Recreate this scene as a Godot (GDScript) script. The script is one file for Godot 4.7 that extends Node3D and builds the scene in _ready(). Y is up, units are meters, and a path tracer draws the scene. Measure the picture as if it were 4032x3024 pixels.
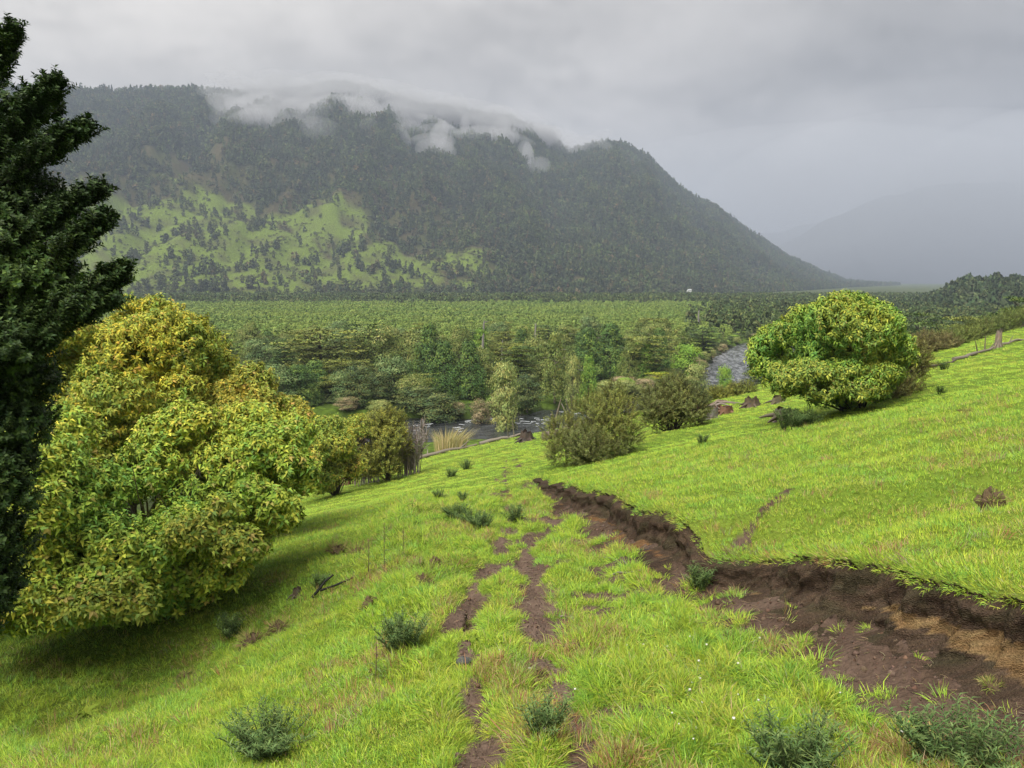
extends Node3D
# A river valley under low cloud, seen from a cattle track on a grassy hillside. Forward is -z; s stands for -z below.

var rng := RandomNumberGenerator.new()
var na := FastNoiseLite.new()
var nb := FastNoiseLite.new()
var nc := FastNoiseLite.new()
var used := {}
var mats := {}
const EYE := Vector3(0, 1.65, 0)
const WATER := -14.5

# ---------------------------------------------------------------- mesh building
class MB:
	var v := PackedVector3Array()
	var n := PackedVector3Array()
	var c := PackedColorArray()
	var i := PackedInt32Array()
	func tri(a: int, b: int, d: int) -> void:
		i.append(a); i.append(b); i.append(d)
	func vert(p: Vector3, nn: Vector3, col: Color) -> int:
		v.append(p); n.append(nn); c.append(col)
		return v.size() - 1
	# a folded, drooping leaf: four faces round a midrib
	func leaf(p: Vector3, d: Vector3, up: Vector3, l: float, w: float, droop: float, col: Color) -> void:
		var side := d.cross(up)
		if side.length_squared() < 1e-6:
			side = d.cross(Vector3(0.3, 0.8, 0.5))
		side = side.normalized()
		var u := side.cross(d).normalized()
		var m := p + d * l * 0.45 + u * (0.06 * l)
		var t := p + d * l - u * droop * l
		var a := p + d * l * 0.42 + side * w * 0.5 + u * (0.12 * l)
		var b := p + d * l * 0.42 - side * w * 0.5 + u * (0.12 * l)
		var k := v.size()
		v.append(p); v.append(m); v.append(t); v.append(a); v.append(b)
		n.append(u); n.append(u); n.append((u + d * droop).normalized()); n.append((u - side * 0.35).normalized()); n.append((u + side * 0.35).normalized())
		for j in 5:
			c.append(col)
		i.append_array(PackedInt32Array([k, k + 1, k + 3, k, k + 4, k + 1, k + 3, k + 1, k + 2, k + 1, k + 4, k + 2]))
	# a small pointed face: a clump of leaves too far away to tell apart
	func kite(p: Vector3, d: Vector3, side: Vector3, nn: Vector3, l: float, w: float, col: Color) -> void:
		var k := v.size()
		v.append(p - d * l * 0.5); v.append(p + side * w * 0.5 + d * l * 0.05); v.append(p + d * l * 0.5); v.append(p - side * w * 0.5 - d * l * 0.08)
		for j in 4:
			n.append(nn); c.append(col)
		i.append_array(PackedInt32Array([k, k + 1, k + 2, k, k + 2, k + 3]))
	# a blade of grass with its two sides a hair apart
	func blade(p: Vector3, lean: Vector3, h: float, w: float, side: Vector3, col: Color) -> void:
		var m := p + Vector3.UP * h * 0.62 + lean * h * 0.28
		var t := p + Vector3.UP * h * 0.92 + lean * h
		var across := side.cross(Vector3.UP)
		for face in 2:
			var o := across * (0.0004 if face == 0 else -0.0004)
			var nn := (Vector3.UP * 0.8 + across * (0.6 if face == 0 else -0.6)).normalized()
			var k := v.size()
			v.append(p - side * w * 0.5 + o); v.append(p + side * w * 0.5 + o); v.append(m - side * w * 0.42 + o); v.append(m + side * w * 0.42 + o); v.append(t + o)
			for j in 5:
				n.append(nn); c.append(col)
			if face == 0:
				i.append_array(PackedInt32Array([k, k + 2, k + 1, k + 1, k + 2, k + 3, k + 2, k + 4, k + 3]))
			else:
				i.append_array(PackedInt32Array([k, k + 1, k + 2, k + 1, k + 3, k + 2, k + 2, k + 3, k + 4]))
	func tube(pts: Array, rad: Array, sides: int, col: Color, cap := true) -> void:
		var first := v.size()
		var x := Vector3.RIGHT
		for q in pts.size():
			var d: Vector3 = (pts[mini(q + 1, pts.size() - 1)] - pts[maxi(q - 1, 0)]).normalized()
			if absf(d.dot(x)) > 0.9:
				x = Vector3.FORWARD if absf(d.z) < 0.8 else Vector3.UP
			x = (x - d * d.dot(x)).normalized()
			var y := d.cross(x)
			for j in sides:
				var a := TAU * j / sides
				var o := x * cos(a) + y * sin(a)
				v.append(pts[q] + o * float(rad[q])); n.append(o); c.append(col)
		for q in pts.size() - 1:
			for j in sides:
				var a := first + q * sides + j
				var b := first + q * sides + (j + 1) % sides
				i.append_array(PackedInt32Array([a, a + sides, b, b, a + sides, b + sides]))
		if cap:
			for e in [0, pts.size() - 1]:
				var d: Vector3 = (pts[e] - pts[1 if e == 0 else e - 1]).normalized()
				var mid := vert(pts[e], d, col)
				var ring := v.size()
				for j in sides:
					v.append(v[first + e * sides + j]); n.append(d); c.append(col)
				for j in sides:
					if e == 0:
						i.append_array(PackedInt32Array([mid, ring + j, ring + (j + 1) % sides]))
					else:
						i.append_array(PackedInt32Array([mid, ring + (j + 1) % sides, ring + j]))
	func mesh(m: Material) -> ArrayMesh:
		var a := []
		a.resize(Mesh.ARRAY_MAX)
		a[Mesh.ARRAY_VERTEX] = v; a[Mesh.ARRAY_NORMAL] = n; a[Mesh.ARRAY_COLOR] = c; a[Mesh.ARRAY_INDEX] = i
		var r := ArrayMesh.new()
		r.add_surface_from_arrays(Mesh.PRIMITIVE_TRIANGLES, a)
		r.surface_set_material(0, m)
		return r

# ---------------------------------------------------------------- small helpers
func rnd(a: float, b: float) -> float:
	return rng.randf_range(a, b)

func rdir() -> Vector3:
	var y := rng.randf_range(-1, 1)
	var a := rng.randf() * TAU
	var r := sqrt(1 - y * y)
	return Vector3(r * cos(a), y, r * sin(a))

func jig(c: Color, amt: float) -> Color:
	var k := 1.0 + rnd(-amt, amt)
	return Color(c.r * k * (1 + rnd(-amt, amt) * 0.5), c.g * k, c.b * k * (1 + rnd(-amt, amt) * 0.5))

func upto(n: Vector3, spin: float, sc: float) -> Basis:
	var y := n.normalized()
	var x := y.cross(Vector3(0.31, 0.11, 0.94)).normalized()
	var z := x.cross(y)
	var b := Basis(x, y, z)
	return b.rotated(y, spin).scaled(Vector3.ONE * sc) if sc == 1.0 else Basis(b.rotated(y, spin).x * sc, y * sc, b.rotated(y, spin).z * sc)

func numbered(called: String) -> String:
	used[called] = int(used.get(called, -1)) + 1
	return called if used[called] == 0 else "%s_%03d" % [called, used[called]]

func tag(o: Node, label: String, category := "", group := "", kind := "") -> void:
	if label: o.set_meta("label", label)
	if category: o.set_meta("category", category)
	if group: o.set_meta("group", group)
	if kind: o.set_meta("kind", kind)

func thing(called: String, label: String, category: String, at: Vector3, turn := 0.0, group := "") -> Node3D:
	var o := Node3D.new()
	o.name = numbered(called)
	add_child(o)
	o.position = at
	o.rotation.y = turn
	tag(o, label, category, group)
	return o

func part(called: String, m: Mesh, parent: Node, at := Transform3D()) -> MeshInstance3D:
	var o := MeshInstance3D.new()
	o.name = called if parent != self else numbered(called)
	o.mesh = m
	o.transform = at
	parent.add_child(o, true)
	return o

func struct(called: String, m: Mesh) -> MeshInstance3D:
	var o := part(called, m, self)
	o.set_meta("kind", "structure")
	return o

func copies(called: String, m: Mesh, xs: Array, cols: PackedColorArray, parent: Node, label := "") -> void:
	if xs.is_empty():
		return
	var mm := MultiMesh.new()
	mm.transform_format = MultiMesh.TRANSFORM_3D
	mm.use_colors = true
	mm.mesh = m
	mm.instance_count = xs.size()
	var b := PackedFloat32Array()
	b.resize(xs.size() * 16)
	var k := 0
	for q in xs.size():
		var t: Transform3D = xs[q]
		var c := cols[q]
		b[k] = t.basis.x.x; b[k + 1] = t.basis.y.x; b[k + 2] = t.basis.z.x; b[k + 3] = t.origin.x
		b[k + 4] = t.basis.x.y; b[k + 5] = t.basis.y.y; b[k + 6] = t.basis.z.y; b[k + 7] = t.origin.y
		b[k + 8] = t.basis.x.z; b[k + 9] = t.basis.y.z; b[k + 10] = t.basis.z.z; b[k + 11] = t.origin.z
		b[k + 12] = c.r; b[k + 13] = c.g; b[k + 14] = c.b; b[k + 15] = 1.0
		k += 16
	mm.buffer = b
	var o := MultiMeshInstance3D.new()
	o.name = called if parent != self else numbered(called)
	o.multimesh = mm
	parent.add_child(o, true)
	tag(o, label, "", "", "stuff")

func leafmat(called: String, rough := 0.6, back := Color(0.25, 0.3, 0.05), spec := 0.4) -> StandardMaterial3D:
	if mats.has(called):
		return mats[called]
	var m := StandardMaterial3D.new()
	m.resource_name = called
	m.vertex_color_use_as_albedo = true
	m.roughness = rough
	m.metallic_specular = spec
	if back != Color.BLACK:
		m.backlight_enabled = true
		m.backlight = back
	m.cull_mode = BaseMaterial3D.CULL_DISABLED
	mats[called] = m
	return m

func noise_tex(freq: float, oct: int, lo: Color, hi: Color, seed_: int, size := 512, kind := FastNoiseLite.TYPE_SIMPLEX_SMOOTH) -> ImageTexture:
	var f := FastNoiseLite.new()
	f.seed = seed_
	f.noise_type = kind
	f.frequency = freq
	f.fractal_octaves = oct
	var im := f.get_seamless_image(size, size)
	im.convert(Image.FORMAT_RGB8)
	var d := im.get_data()
	var o := PackedByteArray()
	o.resize(d.size())
	for k in range(0, d.size(), 3):
		var t := d[k] / 255.0
		o[k] = int(255 * lerpf(lo.r, hi.r, t)); o[k + 1] = int(255 * lerpf(lo.g, hi.g, t)); o[k + 2] = int(255 * lerpf(lo.b, hi.b, t))
	return ImageTexture.create_from_image(Image.create_from_data(size, size, false, Image.FORMAT_RGB8, o))

func texmat(called: String, scale: float, tex: Texture2D, bump: Texture2D, relief: float, rough := 0.9) -> StandardMaterial3D:
	if mats.has(called):
		return mats[called]
	var m := leafmat(called, rough, Color.BLACK, 0.25)
	m.cull_mode = BaseMaterial3D.CULL_BACK
	m.uv1_triplanar = true
	m.uv1_world_triplanar = true
	m.uv1_scale = Vector3.ONE * scale
	m.albedo_texture = tex
	if bump:
		m.heightmap_enabled = true
		m.heightmap_texture = bump
		m.heightmap_scale = relief
	return m

# ---------------------------------------------------------------- the hillside
func table(xs: Array, ys: Array, x: float) -> float:
	if x <= xs[0]:
		return ys[0]
	for k in range(1, xs.size()):
		if x < xs[k]:
			return lerpf(ys[k - 1], ys[k], (x - xs[k - 1]) / (xs[k] - xs[k - 1]))
	return ys[-1]

var tb_bank := PackedFloat32Array()
var tb_height := PackedFloat32Array()
var tb_left := PackedFloat32Array()
var tb_right := PackedFloat32Array()

func fill_tables() -> void:
	for k in 601:
		var s := k * 0.05
		tb_bank.append(table([0, 2, 3.9, 5.5, 6.5, 6.9, 7.4, 9.5, 12.4, 16.4, 22], [3.3, 3.1, 2.75, 2.3, 2.05, 1.72, 1.66, 1.35, 1.03, 0.55, 0.3], s) + 0.10 * na.get_noise_1d(s * 60.0) + 0.10 * nb.get_noise_1d(s * 170.0) + 0.05 * nc.get_noise_1d(s * 420.0))
		tb_height.append(table([0, 4, 6, 6.6, 6.95, 7.4, 10, 12.4, 14.5, 17, 18], [0.6, 0.58, 0.5, 0.3, 0.26, 0.5, 0.42, 0.35, 0.2, 0.08, 0], s))
		tb_left.append(table([2, 3.68, 4.2, 4.75, 5.6, 6.73, 7.85, 9.39, 10.8, 20], [-0.1, -0.16, -0.19, -0.26, -0.43, -0.41, -0.28, -0.18, -0.01, -0.2], s))
		tb_right.append(table([2, 3.52, 3.92, 4.45, 5.34, 6.16, 6.58, 8.73, 10.3, 12, 20], [0.45, 0.4, 0.38, 0.31, 0.2, 0.19, 0.27, 0.13, 0.47, 0.85, 0.4], s))

func tb(t: PackedFloat32Array, s: float) -> float:
	return t[clampi(int(s * 20.0), 0, 600)]

const FACE := 0.2
func bank_u(x: float, s: float) -> float:
	return x - tb(tb_bank, s)

func mound(x: float, s: float) -> float:
	return clampf(1.7 * na.get_noise_2d(x * 160.0 + 17.0, s * 125.0), -1.0, 1.0)

func hill(x: float, s: float) -> float:
	var w := 1.0 - smoothstep(12.0, 24.0, s)
	var y := -0.17 * s
	if w > 0.0:
		var u := bank_u(x, s)
		var near := 0.0
		if u > 0.0:
			near = tb(tb_height, s) * smoothstep(0.0, FACE, u) + 0.22 * maxf(u - 0.1, 0.0)
		elif u > -2.6:
			near = 0.05 * u + 0.16 * exp(u * 3.5) * tb(tb_height, s) * 2.0
		else:
			near = -0.13 + 0.22 * (u + 2.6) + 0.12 * exp(-pow((u + 2.75) / 0.35, 2.0)) * smoothstep(4.0, 6.0, s)
		y += near * w
	if w < 1.0:
		y += 0.22 * (x - 0.3) * (1.0 - w)
	if s < 14.0 and x < 1.0:
		y -= 0.5 * exp(-(pow((x + 3.6) / 1.5, 2.0) + pow((s - 7.4) / 1.5, 2.0)))
	var k := maxf(s - 46.0, 0.0)
	y -= 0.011 * k * k if k < 12.0 else 1.58 + 0.264 * (k - 12.0)
	# ruts and the small lumps that hooves leave
	var r := Vector2(x, s).length()
	y += 0.10 * na.get_noise_2d(x * 22.0, s * 26.0) * smoothstep(1.0, 8.0, r)
	y += 0.045 * nb.get_noise_2d(x * 60.0, s * 95.0)
	if s > 1.0 and s < 17.0 and w > 0.0:
		var q := bank_u(x, s)
		if q < -0.05 and q > -3.4:
			y += 0.062 * mound(x, s) * smoothstep(-0.05, -0.4, q) * smoothstep(-3.4, -2.8, q) * (1.0 - smoothstep(13.0, 17.0, s))
	if r < 22.0:
		y += 0.018 * nc.get_noise_2d(x * 260.0, s * 260.0)
		if w > 0.0 and s < 20.0:
			var d := minf(absf(x - tb(tb_left, s)), absf(x - tb(tb_right, s)))
			y -= 0.045 * (1.0 - smoothstep(0.05, 0.24, d)) * w
	return y

# the place on the hill that belongs to (x, s): the lip of the bank hangs out over its face
func spot(x: float, s: float) -> Vector3:
	var y := hill(x, s)
	var px := x
	if s < 18.0 and s > 0.0:
		var u := bank_u(x, s)
		var h := tb(tb_height, s)
		if u > 0.0 and u < 2.0:
			var over := 0.24 * h
			if u < FACE:
				var f := u / FACE
				px -= over * f * f * f
				px += 0.10 * sin(f * PI)
			else:
				px -= over * exp(-(u - FACE) / 0.5)
	return Vector3(px, y, -s)

# bare earth: 1 where no grass grows
func bare(x: float, s: float) -> float:
	if s > 30.0 or x < -1.6 or x > 6.5:
		return 0.0
	var u := bank_u(x, s)
	var h := tb(tb_height, s)
	if u > 0.0:
		if u < FACE * 1.02 and h > 0.05:
			return 1.0
		# the small slip higher up the slope
		var q := Vector2(x - 2.55, s - 7.45)
		var along := q.dot(Vector2(0.62, 0.78))
		var off := absf(q.dot(Vector2(0.78, -0.62)) + 0.1 * na.get_noise_1d(along * 90.0))
		return 1.0 if off < 0.05 + 0.05 * nb.get_noise_1d(along * 200.0) and absf(along) < 0.62 else 0.0
	var md := mound(x, s)
	var e := 0.10 * md + 0.09 * na.get_noise_2d(x * 130.0 + 40.0, s * 110.0) + 0.06 * nb.get_noise_2d(x * 330.0, s * 330.0)
	var m := 0.0
	var fade := 1.0 - smoothstep(9.0, 15.0, s)
	# strip at the foot of the bank
	var wide := table([0, 3.3, 4.4, 5.4, 6.4, 6.8, 7.3, 9.0, 12.0, 16.0], [0.75, 0.62, 0.60, 0.62, 0.35, 0.1, 0.32, 0.36, 0.25, 0.1], s)
	if u > -wide + e * 1.7 and h > 0.04:
		m = 1.0
	var dl := absf(x - tb(tb_left, s)) + e
	if dl < 0.10 * fade * (0.55 + 0.9 * smoothstep(-0.3, 0.25, nb.get_noise_1d(s * 90.0))):
		m = 1.0
	var dr := absf(x - tb(tb_right, s)) + e * 1.3
	if dr < (0.14 if s < 9.0 else 0.18) * fade * (0.5 + 0.8 * smoothstep(-0.3, 0.25, nb.get_noise_1d(s * 80.0 + 55.0))):
		m = 1.0
	# trampled patches across the bench
	if s > 4.6 and s < 15.0 and x > 0.1:
		var p := na.get_noise_2d(x * 75.0 + 7.0, s * 120.0 + 30.0) + 0.45 * nb.get_noise_2d(x * 210.0, s * 260.0)
		if p - 0.22 * md > table([4.6, 5.6, 6.5, 8.0, 11.0, 15.0], [0.5, 0.20, 0.14, 0.24, 0.3, 0.7], s):
			m = 1.0
	elif s <= 4.6 and x > 0.2:
		var p2 := na.get_noise_2d(x * 90.0 + 70.0, s * 110.0)
		if p2 > 0.42:
			m = 1.0
	elif s >= 15.0 and absf(x - 0.05) < 0.5:
		if na.get_noise_2d(x * 120.0, s * 60.0) > 0.42:
			m = 1.0
	return m

const LOBE_A := [[-4.48, -1.34, -9.29, 1.38, 1.15], [-3.54, -0.75, -10.58, 0.88, 0.75], [-3.07, -1.13, -10.02, 0.53, 0.65], [-5.45, -0.58, -9.08, 0.95, 0.78], [-5.06, -1.61, -8.44, 1.06, 0.69], [-3.62, -1.44, -8.57, 0.8, 0.53], [-3.18, -1.21, -8.9, 0.64, 0.55], [-5.66, -1.03, -8.32, 0.98, 1.09], [-7.17, -0.57, -9.29, 1.43, 1.43], [-5.41, -1.6, -7.64, 0.62, 0.38], [-4.37, -1.72, -7.92, 0.6, 0.3], [-4.41, -0.53, -10.2, 0.69, 0.56]]
const LOBE_B := [[-7.02, -0.01, -14.41, 1.66, 1.44], [-7.88, 0.29, -13.94, 1.26, 0.88], [-6.09, 0.02, -14.92, 0.77, 0.77], [-8.49, -0.3, -13.36, 1.22, 1.14], [-5.77, -0.54, -13.83, 1.01, 0.84], [-6.69, -0.85, -12.78, 1.56, 1.09], [-9.98, -0.37, -13.85, 1.51, 1.43], [-7.36, 0.91, -15.03, 0.81, 0.54]]
const LOBE_C := [[-4.76, -0.7, -14.31, 0.91, 0.83], [-4.15, -1.08, -13.96, 0.55, 0.68], [-5.28, -0.53, -14.34, 0.61, 0.61], [-4.11, -1.58, -13.49, 0.62, 0.7], [-4.78, -1.25, -13.54, 0.91, 0.91]]
const LOBE_D := [[-7.05, -3.89, -25.49, 0.94, 0.94], [-6.58, -4.23, -27.46, 1.26, 1.09], [-6.75, -4.9, -26.36, 0.89, 0.89], [-6.16, -5.06, -27.35, 0.93, 0.84], [-6.26, -4.21, -30.49, 1.12, 0.56]]
const LOBE_Y := [[-5.05, -4.21, -30.49, 0.84, 0.71], [-5.15, -5.3, -29.84, 0.82, 0.82], [-4.69, -4.75, -29.92, 0.64, 0.82]]
const LOBE_F := [[7.42, 0.09, -17.75, 1.71, 1.34], [6.25, 0.01, -17.44, 0.89, 0.89], [8.43, 0.18, -17.96, 0.92, 0.97], [7.59, 0.76, -18.24, 1.15, 0.71], [6.48, -0.5, -16.86, 0.92, 0.56], [7.64, -0.48, -17.07, 0.98, 0.57], [9.01, -0.18, -18.22, 0.49, 0.66], [5.99, 0.18, -17.96, 0.49, 0.7], [8.4, 0.86, -18.36, 0.66, 0.55]]
const LOBE_G := [[10.32, -0.52, -19.89, 0.5, 0.66], [9.57, -1.01, -19.02, 0.52, 0.37], [9.3, -1.17, -19.3, 0.7, 0.35]]
const LOBE_H := [[2.39, -1.89, -19.7, 0.9, 0.6], [1.34, -2.41, -19.23, 0.71, 0.57], [2.62, -2.27, -19.15, 0.61, 0.59], [1.83, -2.44, -18.82, 0.9, 0.46], [2.67, -1.43, -20.07, 0.44, 0.32]]
const LOBE_I := [[4.96, -1.99, -23.73, 0.84, 0.66], [5.38, -2.32, -23.28, 0.6, 0.54], [4.43, -2.37, -23.17, 0.51, 0.59]]
const LOBE_E := [[-4.96, 2.42, -7.06, 0.54, 0.62], [-4.75, 2.91, -7.13, 0.35, 0.33], [-4.31, 2.23, -6.74, 0.44, 0.36], [-4.17, 3.08, -6.95, 0.2, 0.24], [-4.55, 1.68, -6.56, 0.66, 0.47], [-4.02, 1.64, -6.46, 0.35, 0.23], [-4.34, 1.08, -6.28, 0.64, 0.38], [-4.33, 0.53, -6.31, 0.42, 0.42], [-4.34, -0.01, -6.13, 0.4, 0.45], [-4.36, -0.54, -6.06, 0.36, 0.42], [-4.38, -0.87, -5.92, 0.34, 0.3], [-4.16, 0.79, -6.44, 0.27, 0.2]]
var BOUGHS := [
	[ Vector3(-4.95, 1.52, -6.54), Vector3(-4.33, 1.83, -6.48), Vector3(-3.79, 2.17, -6.53), Vector3(-3.48, 2.38, -6.65) ],
	[ Vector3(-4.95, 1.29, -6.51), Vector3(-4.19, 1.53, -6.34), Vector3(-3.62, 1.90, -6.39), Vector3(-3.40, 2.12, -6.52) ],
	[ Vector3(-4.87, 0.99, -6.37), Vector3(-3.90, 1.31, -6.21), Vector3(-3.38, 1.53, -6.24), Vector3(-3.20, 1.68, -6.36) ],
	[ Vector3(-4.79, 0.85, -6.25), Vector3(-3.83, 1.10, -6.08), Vector3(-3.50, 1.35, -6.11), Vector3(-3.23, 1.47, -6.23) ],
	[ Vector3(-5.02, 2.07, -6.71), Vector3(-4.48, 2.53, -6.68), Vector3(-4.09, 3.00, -6.74), Vector3(-3.92, 3.29, -6.88) ],
	[ Vector3(-5.06, 2.40, -6.86), Vector3(-4.69, 3.08, -6.95), Vector3(-4.52, 3.54, -7.11), Vector3(-4.40, 3.81, -7.15) ],
	[ Vector3(-4.98, 1.99, -6.70), Vector3(-4.32, 2.45, -6.66), Vector3(-3.87, 2.71, -6.60), Vector3(-3.62, 2.88, -6.72) ],
]
const TREES := [
	[-27.0, 108.1, -5.1, 9.7, "layer0", "broad tree with flat layered olive foliage behind the golden shrubs"],
	[-35.0, 117.8, -7.3, 4.3, "layer1", "narrow layered tree beside the broad olive one"],
	[-27.3, 135.2, -5.8, 4.1, "layer1", "flat topped dark tree standing above the riverside trees"],
	[-19.6, 112.1, -5.1, 6.4, "ovoid1", "tall pale mossy tree with lichen in its crown"],
	[-15.1, 97.5, -8.4, 4.4, "ovoid2", "grey green tree with lichen flecks at the river edge"],
	[-14.2, 112.0, -6.0, 4.7, "ovoid1", "tall olive tree behind the dark riverside trees"],
	[-11.7, 108.1, -4.8, 4.5, "cone0", "tall dark evergreen with a bare pale spike at its top"],
	[-8.8, 99.8, -6.7, 4.2, "cone0", "broad dark evergreen leaning over the inner river bend"],
	[-5.6, 99.8, -6.7, 4.3, "cone0", "dark rounded evergreen beside its twin near the bend"],
	[-11.1, 91.2, -10.8, 5.3, "ovoid3", "low dark tree overhanging the black water"],
	[-8.4, 89.1, -11.4, 4.9, "ovoid3", "low dark shrubby tree dipping into the river"],
	[-4.1, 103.7, -7.8, 3.4, "ovoid1", "pale olive tree behind the leaning riverside tree"],
	[-0.8, 83.5, -7.6, 3.1, "ovoid4", "light grey green tree with a bare trunk at the grass edge"],
	[1.9, 93.3, -9.6, 3.5, "ovoid3", "dark round bushy tree on the river bank"],
	[0.9, 105.7, -7.5, 2.2, "layer2", "yellow green young tree with layered branches"],
	[3.6, 109.9, -6.7, 4.0, "ovoid1", "olive tree with ragged crown behind the dark round one"],
	[5.5, 97.9, -5.4, 3.3, "cone1", "tall slender tree with long pale stripped trunk"],
	[7.7, 96.5, -8.2, 2.2, "ovoid4", "small pale tree with a whitish trunk on the grassy bank"],
	[9.6, 95.6, -8.0, 2.7, "cone2", "bright green pointed tree at the river bank"],
	[11.6, 118.0, -6.0, 5.0, "cone0", "dark crowned tall tree behind the grassy bank"],
	[15.8, 122.1, -5.5, 6.2, "cone0", "big dark spreading evergreen above the small waterfall"],
	[17.8, 115.8, -7.6, 3.2, "cone1", "narrow olive tree beside the big dark evergreen"],
	[20.4, 115.7, -8.0, 3.2, "cone2", "mid green pointed tree near the rapids"],
	[24.4, 128.0, -6.6, 4.3, "cone0", "dark tall tree near the wide river reach"],
	[27.8, 128.0, -6.8, 4.6, "cone1", "olive tall tree at the edge of the wide reach"],
	[27.3, 119.7, -8.8, 4.3, "ovoid5", "bright green round tree by the wide reach"],
	[37.3, 150.1, -7.5, 6.5, "layer1", "dark layered tree leaning towards the wide reach"],
	[30.2, 165.4, -6.3, 5.6, "layer0", "large layered tree rising from the young wood"],
	[26.9, 111.4, -10.3, 3.1, "ovoid4", "yellowish bush on the gravel point"],
	[21.3, 111.3, -11.4, 3.1, "layer2", "yellow green layered bush above the rapids"],
	[28.8, 103.4, -9.8, 2.1, "ovoid5", "small pale green tree standing before the wide river"],
	[15.5, 107.2, -11.7, 3.9, "ovoid6", "brown grey thicket on the bank by the rapids"],
	[18.4, 107.1, -12.0, 3.2, "ovoid6", "grey brown twiggy thicket over the rapids"],
	[-3.5, 87.0, -11.8, 2.1, "ovoid6", "dead brown branch tree with pale limbs at the water"],
	[-42.7, 129.8, -8.6, 4.7, "ovoid2", "dark green tree half hidden by golden shrubs"],
	[-21.6, 97.0, -12.5, 5.3, "ovoid3", "dark low trees edge behind the yellow gorse"],
	[59.2, 112.4, -2.7, 3.8, "layer1", "dark layered conifer beside the round bush"],
	[65.7, 118.3, -3.7, 3.1, "layer1", "narrow dark layered conifer behind the brown shrubs"],
	[63.1, 108.3, -3.1, 4.3, "layer0", "wide layered conifer with flat bright top"],
	[67.6, 110.2, -4.1, 2.9, "layer1", "small dark conifer behind the hill crest"],
	[54.7, 86.3, -1.7, 2.9, "layer1", "dark conifer standing behind the crest shrubs"],
	[53.1, 80.5, 0.1, 3.4, "layer1", "tall dark conifer at the crest of the hill"],
	[64.5, 215.1, -12.1, 9.0, "ovoid3", "dark bank thicket at the head of the wide reach"],
	[60.6, 222.1, -12.6, 6.7, "ovoid3", "rounded bush at the far end of the wide reach"],
	[37.9, 117.3, -11.2, 4.3, "ovoid3", "dark green bank trees beside the wide reach"],
]

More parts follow.
